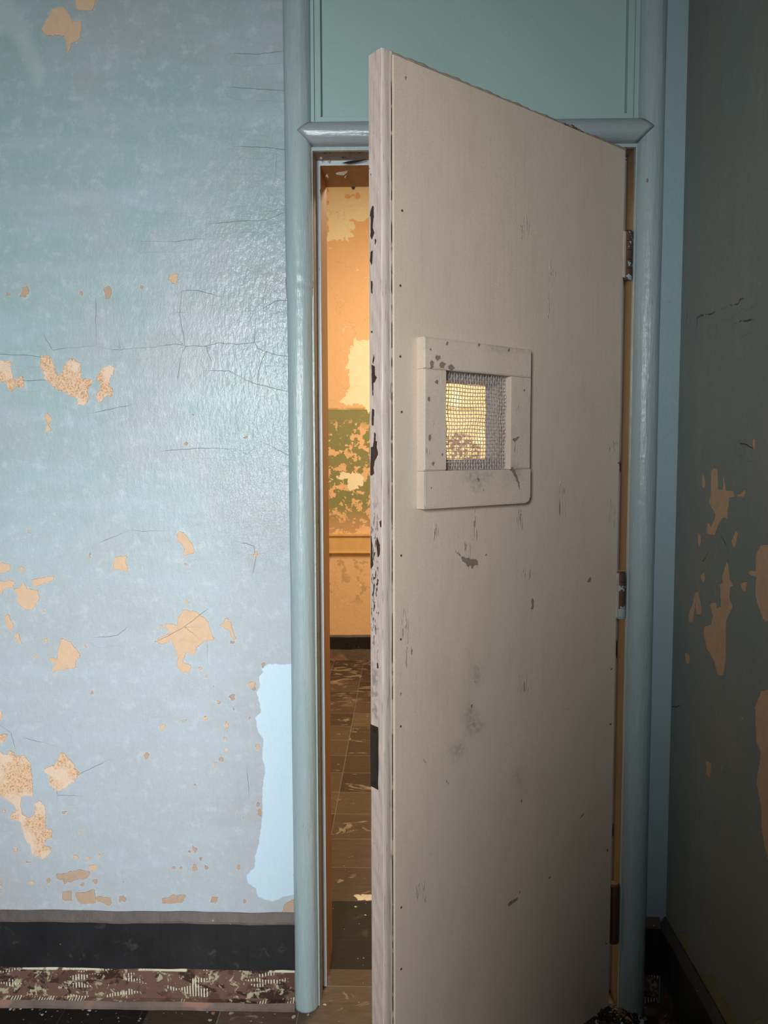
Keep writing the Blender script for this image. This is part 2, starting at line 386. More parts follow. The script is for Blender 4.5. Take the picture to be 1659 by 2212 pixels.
# ------------------------------------------------------------------ mesh helpers
def link(name, me, mats, parent=None):
    o = bpy.data.objects.new(name, me); COL.objects.link(o)
    for m in mats if isinstance(mats, (list, tuple)) else [mats]: me.materials.append(m)
    if parent: o.parent = parent
    return o
def empty(name, loc=(0, 0, 0), rz=0):
    o = bpy.data.objects.new(name, None); COL.objects.link(o); o.location = loc; o.rotation_euler = (0, 0, rz)
    o.empty_display_size = .1; return o
def tag(o, label=None, cat=None, group=None, kind=None):
    if label: o['label'] = label
    if cat: o['category'] = cat
    if group: o['group'] = group
    if kind: o['kind'] = kind
    return o
def box(bm, x0, x1, y0, y1, z0, z1, bev=0., seg=2, mi=0):
    r = bmesh.ops.create_cube(bm, size=1)
    for v in r['verts']:
        v.co = Vector(((x0+x1)/2+v.co.x*(x1-x0), (y0+y1)/2+v.co.y*(y1-y0), (z0+z1)/2+v.co.z*(z1-z0)))
    fs = {f for v in r['verts'] for f in v.link_faces}
    for f in fs: f.material_index = mi
    if bev > 0:
        es = list({e for v in r['verts'] for e in v.link_edges})
        nb = bmesh.ops.bevel(bm, geom=es, offset=bev, segments=seg, affect='EDGES', profile=.6)
        for f in nb['faces']: f.material_index = mi
def fin(name, bm, mats, parent=None, smooth=False):
    me = bpy.data.meshes.new(name); bmesh.ops.recalc_face_normals(bm, faces=bm.faces); bm.to_mesh(me); bm.free()
    if smooth:
        for p in me.polygons: p.use_smooth = True
    return link(name, me, mats, parent)
def grid_arrays(us, vs, fn, skip=None):
    U, V = np.meshgrid(us, vs, indexing='ij'); co = fn(U, V).reshape(-1, 3)
    nu, nv = len(us), len(vs)
    i, j = np.meshgrid(np.arange(nu-1), np.arange(nv-1), indexing='ij')
    cu = (np.array(us)[i]+np.array(us)[i+1])/2; cv = (np.array(vs)[j]+np.array(vs)[j+1])/2
    k = np.ones(i.shape, bool) if skip is None else ~skip(cu, cv)
    a = (i*nv+j)[k]; f = np.stack([a, a+nv, a+nv+1, a+1], -1)
    return co, f, U.ravel(), V.ravel()
def add_grid(bmname, us, vs, fn, attrs, skip=None, boxes=(), flip=False, boxmats=()):
    """mesh = dense front face with attributes + extra boxes (x0,x1,y0,y1,z0,z1,mat)"""
    co, f, U, V = grid_arrays(us, vs, fn, skip)
    if flip: f = f[:, ::-1]
    A = {k: v for k, v in attrs(U, V).items()}
    n0 = len(co); verts = [co]; faces = [f]; mi = [np.zeros(len(f), int)]
    for b in boxes:
        x0, x1, y0, y1, z0, z1 = b[:6]; c = np.array([[x, y, z] for x in (x0, x1) for y in (y0, y1) for z in (z0, z1)])
        q = np.array([[0, 1, 3, 2], [4, 6, 7, 5], [0, 4, 5, 1], [2, 3, 7, 6], [0, 2, 6, 4], [1, 5, 7, 3]])+n0
        verts.append(c); faces.append(q); mi.append(np.full(6, b[6] if len(b) > 6 else 0)); n0 += 8
    verts = np.concatenate(verts); faces = np.concatenate(faces); mi = np.concatenate(mi)
    me = bpy.data.meshes.new(bmname)
    me.from_pydata(verts.tolist(), [], faces.tolist()); me.polygons.foreach_set('material_index', mi.astype(np.int32))
    for k, v in A.items():
        at = me.attributes.new(k, 'FLOAT', 'POINT'); full = np.full(len(verts), FAR if k not in ('kind', 'craze', 'stip', 'lift', 'chipz') else 0.)
        full[:len(v)] = v; at.data.foreach_set('value', full.astype(np.float32))
    me.update(); return me
def arange(a, b, d): n = max(1, int(round((b-a)/d))); return list(np.linspace(a, b, n+1))

# ------------------------------------------------------------------ traced wear on the room wall
S = 2.5136
peelA = polys(on_wall, 0, 0, S, [
 [(225,160),(245,115),(270,85),(280,55),(300,42),(345,40),(370,60),(378,95),(400,115),(435,110),(445,150),(435,200),(415,230),(385,235),(380,275),(370,297),(358,270),(362,225),(345,200),(310,192),(270,198),(240,190)],
 [(405,-20),(412,40),(430,60),(465,55),(500,62),(515,30),(525,0),(530,-20)]])
peelB = polys(on_wall, 0, 560, S, [
 [(-60,540),(30,555),(50,545),(62,560),(62,610),(75,655),(105,640),(122,640),(130,700),(90,695),(60,718),(40,700),(30,660),(-60,685)],
 [(220,530),(270,523),(300,580),(305,630),(330,630),(345,585),(380,542),(410,550),(437,560),(437,645),(500,650),(505,665),(475,710),(485,760),(460,795),(420,790),(418,755),(385,740),(330,715),(290,690),(240,645),(232,615),(215,575)],
 [(520,650),(555,590),(600,577),(620,590),(615,625),(600,645),(592,690),(610,700),(608,742),(580,742),(550,775),(527,782),(522,745),(545,700),(540,665)]])
peelB2 = polys(on_wall, 0, 560, S, [
 [(255,835),(285,870),(265,900),(280,935),(245,935),(255,890),(240,865)],
 [(925,80),(965,80),(962,125),(935,130),(908,100)]])
peelB3 = polys(on_wall, 0, 560, S, [
 [(120,150),(140,145),(160,175),(140,205),(105,200),(120,180)],[(430,175),(445,168),(457,185),(442,200)],
 [(560,160),(590,145),(605,165),(598,215),(575,215),(570,185)],[(757,143),(778,145),(768,172)]])+dots(on_wall,0,560,S,[(40,188,10),(1010,998,8),(1335,968,11,6),(1048,845,5)])
peelC = polys(on_wall, 0, 1080, S, [
 [(150,155),(165,185),(140,180)],[(-60,335),(50,345),(60,375),(40,395),(-60,400)],
 [(-60,450),(50,435),(80,440),(78,490),(30,475),(10,510),(-60,510)],
 [(85,480),(115,475),(125,448),(145,480),(205,490),(215,540),(170,600),(130,590),(95,550)],
 [(170,435),(260,415),(295,410),(290,435),(225,460),(180,475)],
 [(20,625),(50,620),(55,650),(75,680),(55,710),(35,680)],[(75,735),(100,725),(120,780),(95,775)],
 [(335,755),(390,765),(400,800),(445,845),(410,870),(415,920),(370,915),(280,935),(300,890),(260,865),(285,850),(310,870),(315,815)],
 [(455,785),(480,790),(465,808)],[(620,315),(690,295),(685,330),(695,390),(655,380),(612,375)],
 [(960,180),(990,170),(1020,210),(1060,270),(1055,285),(1000,305),(990,295),(1005,265),(960,215)],
 [(1380,280),(1398,280),(1395,310),(1378,308)],
 [(900,670),(960,680),(965,640),(1000,595),(1060,605),(1125,650),(1145,715),(1165,765),(1110,765),(1080,790),(1050,840),(1010,830),(990,870),(1040,905),(1030,935),(985,935),(960,905),(970,860),(950,810),(930,770),(880,785),(840,768),(870,745),(920,725),(903,700)],
 [(1230,640),(1255,670),(1280,760),(1255,745),(1240,705),(1190,680),(1215,665)]])+dots(on_wall,0,1080,S,[(115,378,14),(235,605,10),(250,762,14,10),(195,852,9),(1015,555,9),(875,690,12),(1085,915,10),(1118,957,12,9),(1365,1005,22,16),(1008,350,8),(1185,1100,9)])
peelC3 = dots(on_wall,0,1080,S,[(1260,773,15,9),(1430,900,9,16),(1380,1025,8),(1262,1070,15),(1158,1010,6),(505,1045,7,10),(538,512,5,12),(487,300,8,14)])
peelD = polys(on_wall, 0, 1480, S, [
 [(-60,130),(12,135),(10,180),(-60,180)],[(-60,265),(40,270),(25,305),(-60,325)],
 [(-60,330),(0,360),(40,380),(50,358),(80,365),(80,385),(130,380),(165,420),(175,500),(180,605),(140,595),(115,610),(110,650),(120,700),(155,720),(185,710),(190,640),(215,630),(248,660),(250,780),(285,785),(285,830),(250,830),(240,870),(275,875),(270,920),(240,945),(170,915),(165,875),(130,820),(110,740),(55,730),(60,700),(90,680),(65,640),(0,600),(-60,590)],
 [(320,365),(345,365),(370,400),(405,430),(410,455),(440,480),(400,520),(350,565),(310,578),(270,540),(265,490),(235,460),(295,430),(320,400)]])
peelD1 = dots(on_wall,0,1480,S,[(83,895,9,20),(410,932,15),(475,938,10),(543,925,8),(505,990,22,16),(170,1070,14),(0,1080,6,50),(878,230,16),(1000,195,12),(1117,178,10),(1232,215,11,22),(1222,290,12),(1225,350,10),(1167,425,8),(1400,335,11,18),(1317,720,8),(437,800,6),(22,685,10),(150,960,14,6)])
peelD3 = polys(on_wall, 0, 1480, S, [
 [(335,685),(362,685),(360,698),(338,698)],
 [(305,1025),(350,1020),(400,1010),(440,1000),(490,1015),(485,1045),(430,1055),(370,1070),(345,1090),(345,1050),(310,1060)],
 [(335,1120),(388,1118),(390,1170),(340,1165)],[(410,1130),(470,1125),(515,1105),(520,1185),(440,1190),(415,1165)],
 [(522,1145),(560,1150),(605,1155),(608,1180),(590,1197),(530,1175)],[(645,1145),(685,1150),(680,1175),(648,1178)],
 [(878,1155),(920,1155),(940,1140),(1010,1140),(990,1180),(920,1190),(880,1185)],[(1145,1150),(1185,1150),(1180,1185),(1140,1180)],
 [(1040,865),(1070,890),(1065,910),(1045,895)],[(1045,965),(1068,975),(1070,1005),(1045,1005)],[(1548,1190),(1600,1160),(1600,1250),(1530,1235)]])+\
 dots(on_wall,0,1480,S,[(265,1062,10,14),(795,385,14),(1200,400,9,14),(1355,180,7),(1402,650,10,14),(1410,690,10,20),(1262,65,14),(1185,97,10),(1268,125,6,12),(1060,540,7),(1220,555,5),(1090,943,9),(1120,990,10,14),(980,995,9),(943,992,9),(1297,988,9,14),(1327,1177,11),(500,40,7),(1030,905,6),(445,1085,12,8),(520,1065,12,12)])
PEEL = peelA+peelB+peelB2+peelB3+peelC+peelC3+peelD+peelD1+peelD3
KIND = [0]*len(peelA)+[1]*len(peelB)+[0]*len(peelB2)+[2]*len(peelB3)+[0]*len(peelC)+[2]*len(peelC3)+[1]*len(peelD)+[1 if i%3==0 else 0 for i in range(len(peelD1))]+[2]*len(peelD3)
TINT = polys(on_wall, 0, 1480, S, [[(1680,-110),(1460,-115),(1420,-90),(1430,-70),(1400,-40),(1415,0),(1395,40),(1410,100),(1420,150),(1385,175),(1400,250),(1430,290),(1425,400),(1440,450),(1425,560),(1425,700),(1415,800),(1400,880),(1385,930),(1385,990),(1340,1030),(1345,1075),(1390,1105),(1400,1150),(1480,1175),(1540,1150),(1680,1120)]])
SWIPE = polys(on_wall, 0, 0, S, [[(-60,-40),(50,-40),(120,70),(170,170),(240,350),(250,400),(235,455),(200,475),(180,440),(130,340),(80,230),(40,190),(-60,160)]])
CRACK = polys(on_wall,0,560,S,[
 [(0,515),(130,520),(220,530)],[(250,430),(285,490),(400,480),(520,470),(600,492),(700,485),(820,480),(900,465),(960,462),(1010,470),(1110,472),(1200,455),(1290,462),(1380,452),(1400,485),(1500,520),(1600,530)],
 [(985,170),(975,290),(1000,440),(1005,470),(985,520),(965,640)],[(520,240),(520,470)],[(645,440),(655,490)],
 [(1160,605),(1240,605),(1320,650),(1400,680),(1600,728)],[(1120,475),(1145,550)],[(985,170),(1080,170),(1150,190)],
 [(1430,265),(1500,225),(1600,222)],[(1385,380),(1380,452)],[(1435,510),(1400,620)],
 [(900,1040),(1080,1025),(1280,1030),(1340,1060),(1420,990),(1600,1080)],[(520,830),(690,795)],[(130,660),(240,655)]])+\
 polys(on_wall,0,0,S,[[(1190,1210),(1330,1200),(1440,1195),(1500,1170),(1600,1130)],[(1280,290),(1400,293),(1600,270)],[(1280,475),(1600,495)],[(1320,795),(1440,800),(1600,820)],[(1500,870),(1500,960),(1450,1050),(1470,1110),(1600,1120)],[(770,1310),(950,1312),(1050,1300)]])+\
 polys(on_wall,0,1080,S,[[(560,225),(700,165),(900,170)],[(1385,280),(1380,250),(1320,235)],[(1390,310),(1375,390)],[(870,760),(1000,690),(1120,600)],[(1125,790),(1125,850)],[(540,745),(640,735),(680,700)],[(1000,690),(1040,720)]])+\
 polys(on_wall,0,1480,S,[[(0,220),(60,260),(78,330)],[(150,290),(300,330)],[(440,480),(560,420)],[(310,578),(310,600),(400,600)],[(1345,480),(1350,580)]])
LIFT = dots(on_wall,0,1080,S,[(1040,120,90,60),(1050,330,70,60),(1280,640,60,60),(1050,1000,160,90)])+dots(on_wall,0,1480,S,[(1080,1000,110,70),(1080,1150,330,45),(350,1090,220,60),(1250,100,150,110),(830,230,90,90)])+dots(on_wall,0,560,S,[(550,185,60,40)])

def wall_attrs(U, V):
    p, k = sdf(U, V, PEEL, KIND); t, _ = sdf(U, V, TINT); s, _ = sdf(U, V, SWIPE); l, _ = sdf(U, V, LIFT)
    c = line_dist(U, V, CRACK)
    xz = lambda x, y: on_wall(x, y)
    cx, cz = xz(600, 640); g = np.exp(-((U-cx)/.16)**2-((V-cz)/.42)**2)
    cx, cz = xz(560, 1080); h = np.clip(1.4*np.exp(-((U-cx)/.20)**2-((V-cz)/.30)**2)-.2, 0, 1)
    return dict(peel=p, kind=k, tint=t, swipe=s, crack=c, stip=g, craze=h, lift=np.clip(-l/FAR*2, 0, 1)+.0)

# ------------------------------------------------------------------ room shell
XL, XR = -.3171, .7038         # outer sides of the casings
OX0, OX1 = -.262, .652         # masonry opening
TOPZ = 3.35
WT = .26                       # wall thickness
xs = [-2.3]+arange(-1.2, OX0, .004)+[0., .3]+arange(OX1, XC, .008)
zs = arange(0, 3.1, .004)+[TOPZ]
me = add_grid('wall_front', xs, zs, lambda U, V: np.stack([U, np.zeros_like(U), V], -1), wall_attrs,
   skip=lambda a, b: (a > OX0) & (a < OX1) & (b < 3.1),
   boxes=[(-2.3, OX0, .001, WT, 0, TOPZ), (OX1, XC+.1, .001, WT, 0, TOPZ), (OX0, OX1, .001, WT, 3.1, TOPZ)])
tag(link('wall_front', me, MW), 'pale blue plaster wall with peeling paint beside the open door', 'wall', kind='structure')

S6 = 2.95
side = polys(on_side, 1400, 950, S6, [
 [(425,175),(445,200),(445,310),(480,320),(475,240),(485,235),(495,320),(545,318),(548,365),(515,375),(505,515),(480,490),(440,560),(425,612),(375,600),(375,530),(390,525),(400,560),(430,480),(400,425),(385,395),(400,350),(400,200)],
 [(345,220),(355,225),(368,280),(355,310),(345,290)],[(565,360),(600,325),(622,320),(610,370)],[(560,575),(572,600),(565,655),(545,690),(530,640)],
 [(325,590),(340,640),(325,690),(315,630)],[(335,870),(355,840),(365,880),(350,912)],
 [(500,775),(512,800),(520,880),(545,930),(525,940),(520,1010),(540,1060),(520,1110),(500,1150),(495,1300),(495,1420),(475,1505),(440,1500),(425,1420),(375,1330),(355,1250),(355,1190),(400,1175),(415,1120),(390,1050),(430,1030),(440,1070),(465,1060),(457,915),(480,915),(470,870)],
 [(300,970),(320,965),(335,1040),(345,1120),(310,1110),(300,1040),(285,1170),(255,1150),(260,1100),(280,1060)],
 [(590,910),(635,900),(620,970),(600,960)],
 [(720,670),(900,640),(900,1155),(740,1158),(700,1060),(680,980),(690,880),(640,860),(640,830),(685,840),(690,720)],
 [(235,1350),(265,1370),(265,1430),(240,1430)],[(585,1750),(625,1790),(600,1785)],[(370,2045),(405,2060),(395,2160),(370,2130)],[(670,0),(683,0),(680,62),(668,60)],
 [(720,1600),(900,1560),(900,2700),(760,2670),(725,2500),(720,2330),(690,2180),(710,2060),(715,1990),(690,1920),(680,1700)]])
side2 = polys(on_side, 1250, 1750, 4.056, [[(880,1070),(940,1070),(965,1180),(950,1270),(900,1180)],
 [(1030,1400),(1130,1470),(1170,1440),(1215,1480),(1200,1560),(1260,1640),(1330,1720),(1400,1900),(1300,1900),(1130,1600),(1060,1480)],[(1540,1840),(1600,1830),(1600,1900),(1520,1900)]])
scr = polys(on_side, 1400, 0, 2.212, [[(190,1450),(185,1520)],[(230,1560),(235,1515),(300,1500),(370,1465),(430,1450),(440,1430),(500,1410)],[(430,1540),(490,1530)]])+\
 polys(on_side, 1400, 950, S6, [[(470,620),(490,660)],[(380,720),(350,770)],[(270,1430),(272,1480)],[(150,1700),(240,1690)],[(590,20),(680,60)]])
def side_attrs(U, V):
    p, k = sdf(U, V, side+side2, [0]*len(side)+[1]*len(side2)); return dict(peel=p, kind=k, crack=line_dist(U, V, scr))
ys = [-3.4]+arange(-1.0, 0, .005); zs2 = arange(0, 3.0, .005)+[TOPZ]
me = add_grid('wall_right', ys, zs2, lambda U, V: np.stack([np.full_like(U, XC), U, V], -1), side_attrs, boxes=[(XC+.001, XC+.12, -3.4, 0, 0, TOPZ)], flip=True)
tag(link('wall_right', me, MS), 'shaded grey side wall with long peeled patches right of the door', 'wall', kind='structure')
def shell(name, b, mat, label, cat):
    bm = bmesh.new()
    for q in b: box(bm, *q)
    return tag(fin(name, bm, mat), label, cat, kind='structure')
shell('wall_left', [(-2.42, -2.3, -3.4, 0, 0, TOPZ)], MHALL if False else MS, 'left side wall of the blue room, outside the view', 'wall')
# rear wall with the daylight window
WX0, WX1, WZ0, WZ1 = -.74, -.22, .50, 2.45
shell('wall_rear', [(-2.42, WX0, -3.52, -3.4, 0, TOPZ), (WX1, XC+.12, -3.52, -3.4, 0, TOPZ), (WX0, WX1, -3.52, -3.4, 0, WZ0), (WX0, WX1, -3.52, -3.4, WZ1, TOPZ)], MS, 'rear wall of the room behind the camera', 'wall')
shell('wall_shade_blocker', [(-.325, XC, -2.48, -2.38, 0, 1.80)], MS, 'unseen half height blocker added behind the camera to shade the lower right', 'wall')  # added out of view to block window light from the door's lower right
shell('ceiling', [(-2.42, XC+.12, -3.52, WT, TOPZ, TOPZ+.1)], MCEIL, 'plaster ceiling above the blue room', 'ceiling')

# floor: one slab with brown and black tile areas
bm = bmesh.new()
BX = -.742
def quad(x0, x1, y0, y1, mi):
    f = bm.faces.new([bm.verts.new((x0, y0, 0)), bm.verts.new((x1, y0, 0)), bm.verts.new((x1, y1, 0)), bm.verts.new((x0, y1, 0))]); f.material_index = mi
quad(-2.42, BX, -3.52, 0, 1); quad(BX, XC+.12, -3.52, 0, 0); quad(-2.42, XC+.12, 0, .161, 0)
quad(-1.3, 2.2, .161, .539, 1); quad(-1.3, 2.2, .539, YF, 0)
box(bm, -2.42, 2.2, -3.52, YF+.1, -.1, -.001)
tag(fin('floor', bm, [MTN, MTB]), 'worn brown and black tiled floor running under the door', 'floor', kind='structure')

# hall beyond the door
far_peel = polys(on_far, 620, 200, 5.53, [[(480,1000),(1300,1000),(1300,1505),(750,1510),(800,1560),(830,1620),(800,1650),(740,1660),(800,1680),(790,1750),(720,1740),(690,1710),(600,1760),(540,1740),(480,1780)]])+\
 polys(on_far, 620, 600, 3.687, [[(545,455),(560,490),(640,500),(700,480),(760,1060),(640,1090),(600,1020),(480,1010),(430,975),(470,910),(495,860),(485,740),(495,620),(520,560)],[(440,1560),(560,1550),(610,1600),(600,1660),(500,1690),(490,1600),(415,1600)]])
far_peel += dots(on_far, 0, 0, 1, [(985, 860, 14, 20), (1040, 950, 10, 18)])
far_dark = polys(on_far, 0, 0, 1, [[(960,945),(985,930),(1015,940),(1040,965),(1035,1000),(960,1000)]])
far_bare = polys(on_far, 0, 0, 1, [[(905,760),(960,800),(1010,770),(1075,815),(1130,790),(1165,860),(1140,930),(1180,990),(1120,1050),(1075,1030),(1030,1085),(970,1050),(915,1080),(925,1010),(880,960),(930,900),(895,830)]])
far_keep = polys(on_far, 620, 200, 5.53, [[(700,1215),(850,1215),(860,1250),(790,1245),(740,1270),(700,1250)]])
def far_attrs(U, V):
    p, _ = sdf(U, V, far_peel); q, _ = sdf(U, V, far_keep); d, _ = sdf(U, V, far_dark)
    b_, _ = sdf(U, V, far_bare); return dict(peel=np.maximum(p, -q), dark=d, bare=b_)
fx = [-1.3]+arange(-.75, 1.0, .012)+[2.2]; fz = arange(0, 3.9, .012)
me = add_grid('wall_hall_far', fx, fz, lambda U, V: np.stack([U, np.full_like(U, YF), V], -1), far_attrs, boxes=[(-1.3, 2.2, YF+.001, YF+.12, 0, 3.9)])
tag(link('wall_hall_far', me, MF), 'ochre and green peeling wall seen through the door gap', 'wall', kind='structure')
shell('wall_hall_left', [(-1.42, -1.3, WT, YF+.12, 0, 3.9)], MHALL, 'left wall of the warm lit hall', 'wall')
shell('wall_hall_right', [(2.2, 2.32, WT, YF+.12, 0, 3.9)], MHALL, 'right wall of the warm lit hall', 'wall')
shell('ceiling_hall', [(-1.42, 2.32, WT, YF+.12, 3.9, 4.0)], MHALL, 'ceiling of the warm lit hall', 'ceiling')
shell('wall_hall_front', [(-1.42, OX0, WT, WT+.02, 0, 3.9), (OX1, 2.32, WT, WT+.02, 0, 3.9), (OX0, OX1, WT, WT+.02, 2.46, 3.9)], MHALL, 'hall side of the wall around the doorway', 'wall')

def strip(name, prof, x0, x1, mats, label, flip=False, along='x', at=0.):
    """extrude a wall-base profile [(out, z, mat)] along x (wall y=0 facing -y) or y (wall x=at facing -x)"""
    bm = bmesh.new(); n = 60; rows = []
    for i in range(n+1):
        t = x0+(x1-x0)*i/n; row = []
        for o, z, _ in prof:
            w = .0008*math.sin(t*31+z*80)+.0005*math.sin(t*83+o*400)
            zz = z+(.0012*math.sin(t*17)+.0008*math.sin(t*47) if z > .003 else 0)
            row.append(bm.verts.new((t, at-o-w, zz) if along == 'x' else (at-o-w, t, zz)))
        rows.append(row)
    for i in range(n):
        for k in range(len(prof)-1):
            f = bm.faces.new([rows[i][k], rows[i+1][k], rows[i+1][k+1], rows[i][k+1]]); f.material_index = prof[k][2]
    for r in (rows[0], rows[-1]): bm.faces.new(r)
    return tag(fin(name, bm, mats), label, 'baseboard', kind='structure')
PROF = [(-.0, .283, 0), (.004, .284, 0), (.016, .262, 0), (.0175, .256, 1), (.019, .118, 1), (.011, .114, 2), (.010, .022, 2), (.022, .019, 3), (.030, .008, 3), (.031, 0, 3), (0, 0, 3)]
strip('baseboard_left', PROF, -2.3, XL+.004, [MC, MK, MGL, MR], 'black wall base above a scraped adhesive strip, left of the doorway')
strip('baseboard_corner', PROF, XR-.004, XC-.019, [MC, MK, MGL, MR], 'short black wall base between right casing and corner')
strip('baseboard_right', PROF, -3.4, 0, [MC, MK, MGL, MR], 'dark wall base along the shaded right wall', along='y', at=XC)
PROFF = [(0, .20, 0), (.012, .188, 0), (.014, .184, 1), (.016, .09, 1), (.018, .085, 2), (.022, .0, 2), (0, 0, 2)]
strip('baseboard_hall', PROFF, -1.3, 2.2, [MC, MK, MR], 'black wall base at the far end of the hall', at=YF)
bm = bmesh.new()
box(bm, -1.3, 2.2, YF-.022, YF, .855, .995, .004); box(bm, -1.3, 2.2, YF-.034, YF, .985, 1.005, .004); box(bm, -1.3, 2.2, YF-.028, YF, .850, .866, .004)
tag(fin('trim_8', bm, mat_plain('ochre_rail_paint', (.66, .42, .18), .5, .2, 20)), 'ochre painted chair rail across the far hall wall', 'chair rail', kind='structure')

# ------------------------------------------------------------------ casings (round mouldings)
def half_round(cx, r, z0, z1, joint=None):
    bm = bmesh.new(); N = 20; nz = int((z1-z0)/.005); rows = []
    for j in range(nz+1):
        z = z0+(z1-z0)*j/nz; row = []
        k = 0
        if joint: k = .0012*(1+math.tanh((z-joint)/.005))
        for i in range(N+1):
            a = PI*i/N; rr = r+k+.0004*math.sin(z*9+i*.7)+(.0022*math.exp(-((z-joint-.035)/.032)**2)*math.sin(z*210+i*1.3)*math.sin(i*.9+z*60) if joint else 0)
            row.append(bm.verts.new((cx-rr*math.cos(a), -rr*.96*math.sin(a)-.002, z)))
        row = [bm.verts.new((cx-r, .0005, z))]+row+[bm.verts.new((cx+r, .0005, z))]
        rows.append(row)
    for j in range(nz):
        for i in range(len(rows[0])-1): bm.faces.new([rows[j][i], rows[j][i+1], rows[j+1][i+1], rows[j+1][i]])
    bm.faces.new(rows[0]); bm.faces.new(rows[-1]); return bm
tag(fin('trim_1', half_round(-.2815, .0347, 0.0, TOPZ, on_wall(650, 640)[1]), MT, None, True), 'round blue moulding up the left side of the doorway', 'door casing', kind='structure')
tag(fin('trim_2', half_round(.6690, .0352, 0.0, TOPZ), MT, None, True), 'round blue moulding up the hinge side of the doorway', 'door casing', kind='structure')
# lintel roll: mitred into the uprights
bm = bmesh.new(); N = 20; rows = []; zc, r = 2.484, .0312
for t in [i/60 for i in range(61)]:
    row = []
    for i in range(N+1):
        a = PI*i/N; dz = r*math.cos(a); rr = r*1.10
        # pointed ends: the roll reaches to the middle of each upright at mid height
        x0, x1 = -.2815+abs(dz)*1.1+.002, .6690-abs(dz)*1.1-.002
        row.append(bm.verts.new((x0+(x1-x0)*t, -.0065-rr*math.sin(a), zc+dz)))
    rows.append([bm.verts.new((row[0].co.x, .0, row[0].co.z))]+row+[bm.verts.new((row[-1].co.x, .0, row[-1].co.z))])
for j in range(60):
    for i in range(len(rows[0])-1): bm.faces.new([rows[j][i], rows[j][i+1], rows[j+1][i+1], rows[j+1][i]])
bm.faces.new(rows[0]); bm.faces.new(rows[-1])
m = M('blue_gloss_lintel_paint', .28, .5)
st = m.noise(80, 4, .6, m.vec((.1, 1, 1))); base = m.mix(m.noise(9, 4), (.26, .32, .34), (.33, .365, .385))
b = m.bump(st, .0022); b = m.bump(m.noise(60, 3), .001, 1, b); MTH = m.done(base, b)
tag(fin('trim_3', bm, MTH, None, True), 'round blue lintel moulding with pointed mitred ends above the door', 'door casing', kind='structure')

# transom panel and its mouldings
bm = bmesh.new(); box(bm, OX0, OX1, .030, .060, 2.50, 3.1); 
pn = fin('trim_4', bm, MP); tag(pn, 'smooth teal transom panel above the door', 'panel', kind='structure')
bm = bmesh.new()
def frame_xz(x0, x1, z0, z1, w, y0, y1, bev):
    box(bm, x0, x0+w, y0, y1, z0, z1, bev); box(bm, x1-w, x1, y0, y1, z0, z1, bev); box(bm, x0+w*.2, x1-w*.2, y0+.0006, y1-.0006, z0+.0004, z0+w, bev)
frame_xz(-.2480, .6350, 2.508, 3.1, .012, -.006, .030, .0015)
frame_xz(-.2365, .6235, 2.519, 3.1, .017, .004, .031, .0012)
tag(fin('trim_5', bm, MP), 'stepped moulding around the teal transom panel', 'moulding', kind='structure')

# jamb: bead, rabbet, stop and bare wood reveal
X0, X1 = -.2415, .6300; HZ = 2.447; SP0, SP1, SZ = -.2300, .6185, 2.4345; RD = .262
bm = bmesh.new()
box(bm, -.2500, X0-.0008, -.004, .010, 0, 2.4363+.010, .001); box(bm, X1+.0006, .6400, -.004, .010, 0, 2.4363+.010, .001)
box(bm, -.2480, .6394, -.0035, .0095, 2.4440, 2.4620, .001)
tag(fin('trim_6', bm, MT), 'thin blue bead around the inner edge of the doorway', 'bead', kind='structure')
jf = empty('trim_7', (0, 0, 0)); tag(jf, 'wooden door frame with flaking blue stop and bare brown reveal', 'door frame', kind='structure')
bm = bmesh.new()
box(bm, OX0, X0, .0105, .085, 0, HZ); box(bm, X1, OX1, .0105, .085, 0, HZ, 0, 2, 1); box(bm, OX0, OX1, .0105, .085, HZ+.0006, 2.50)
fin('rabbet', bm, [MG, mat_plain('faded_tan_rabbet_paint', (.17, .15, .105), .5, .25, 12)], jf)
bm = bmesh.new()
box(bm, X0-.002, SP0, .0805, .0835, 0, HZ, .0008); box(bm, SP1, X1+.002, .0805, .0835, 0, HZ, .0008); box(bm, X0-.001, X1+.001, .0800, .0832, SZ, HZ+.003, .0008)
fin('stop_face', bm, MJ, jf)
bm = bmesh.new()
box(bm, OX0, SP0+.0004, .084, RD, 0, SZ, .0015); box(bm, SP1-.0004, OX1, .084, RD, 0, SZ, .0015); box(bm, OX0, OX1, .0842, RD-.001, SZ, 2.50, .0015)
fin('reveal', bm, MO, jf)
# paint flakes hanging under the head
def flake_bm(pts, th=.0008):
    b_ = bmesh.new(); vs = [b_.verts.new(p) for p in pts]; f = b_.faces.new(vs)
    bmesh.ops.solidify(b_, geom=[f], thickness=th); return b_
MWF = mat_plain('curled_cream_paint_flake', (.62, .56, .48), .5, .15)
MDF = mat_plain('dark_splinter', (.05, .03, .02), .6, .2)
def head_flake(px, y0, w, h, mat, name):
    P = []
    for a, b_ in px:
        p = hit(a, b_, (0, y0, 0), (0, 1, 0)); P.append((p[0], p[1]+random.uniform(-.004, .004), p[2]))
    fin(name, flake_bm(P), mat, jf)
head_flake([(725,374),(733,372),(751,368),(750,374),(742,379),(727,378)], .10, 0, 0, MWF, 'paint_flake')
head_flake([(703,382),(707,376),(710,384)], .086, 0, 0, MWF, 'paint_flake')
head_flake([(743,384),(749,378),(746,385)], .11, 0, 0, MWF, 'paint_flake')
head_flake([(737,352),(752,349),(790,343),(793,345),(775,349),(755,353)], .06, 0, 0, MDF, 'paint_flake')
head_flake([(690,340),(694,338),(697,343),(692,345)], .05, 0, 0, MWF, 'paint_flake')
head_flake([(705,345),(716,343),(712,353),(708,349)], .075, 0, 0, MWF, 'paint_flake')
head_flake([(758,404),(768,404),(766,409),(762,410)], .25, 0, 0, MDF, 'splinter')

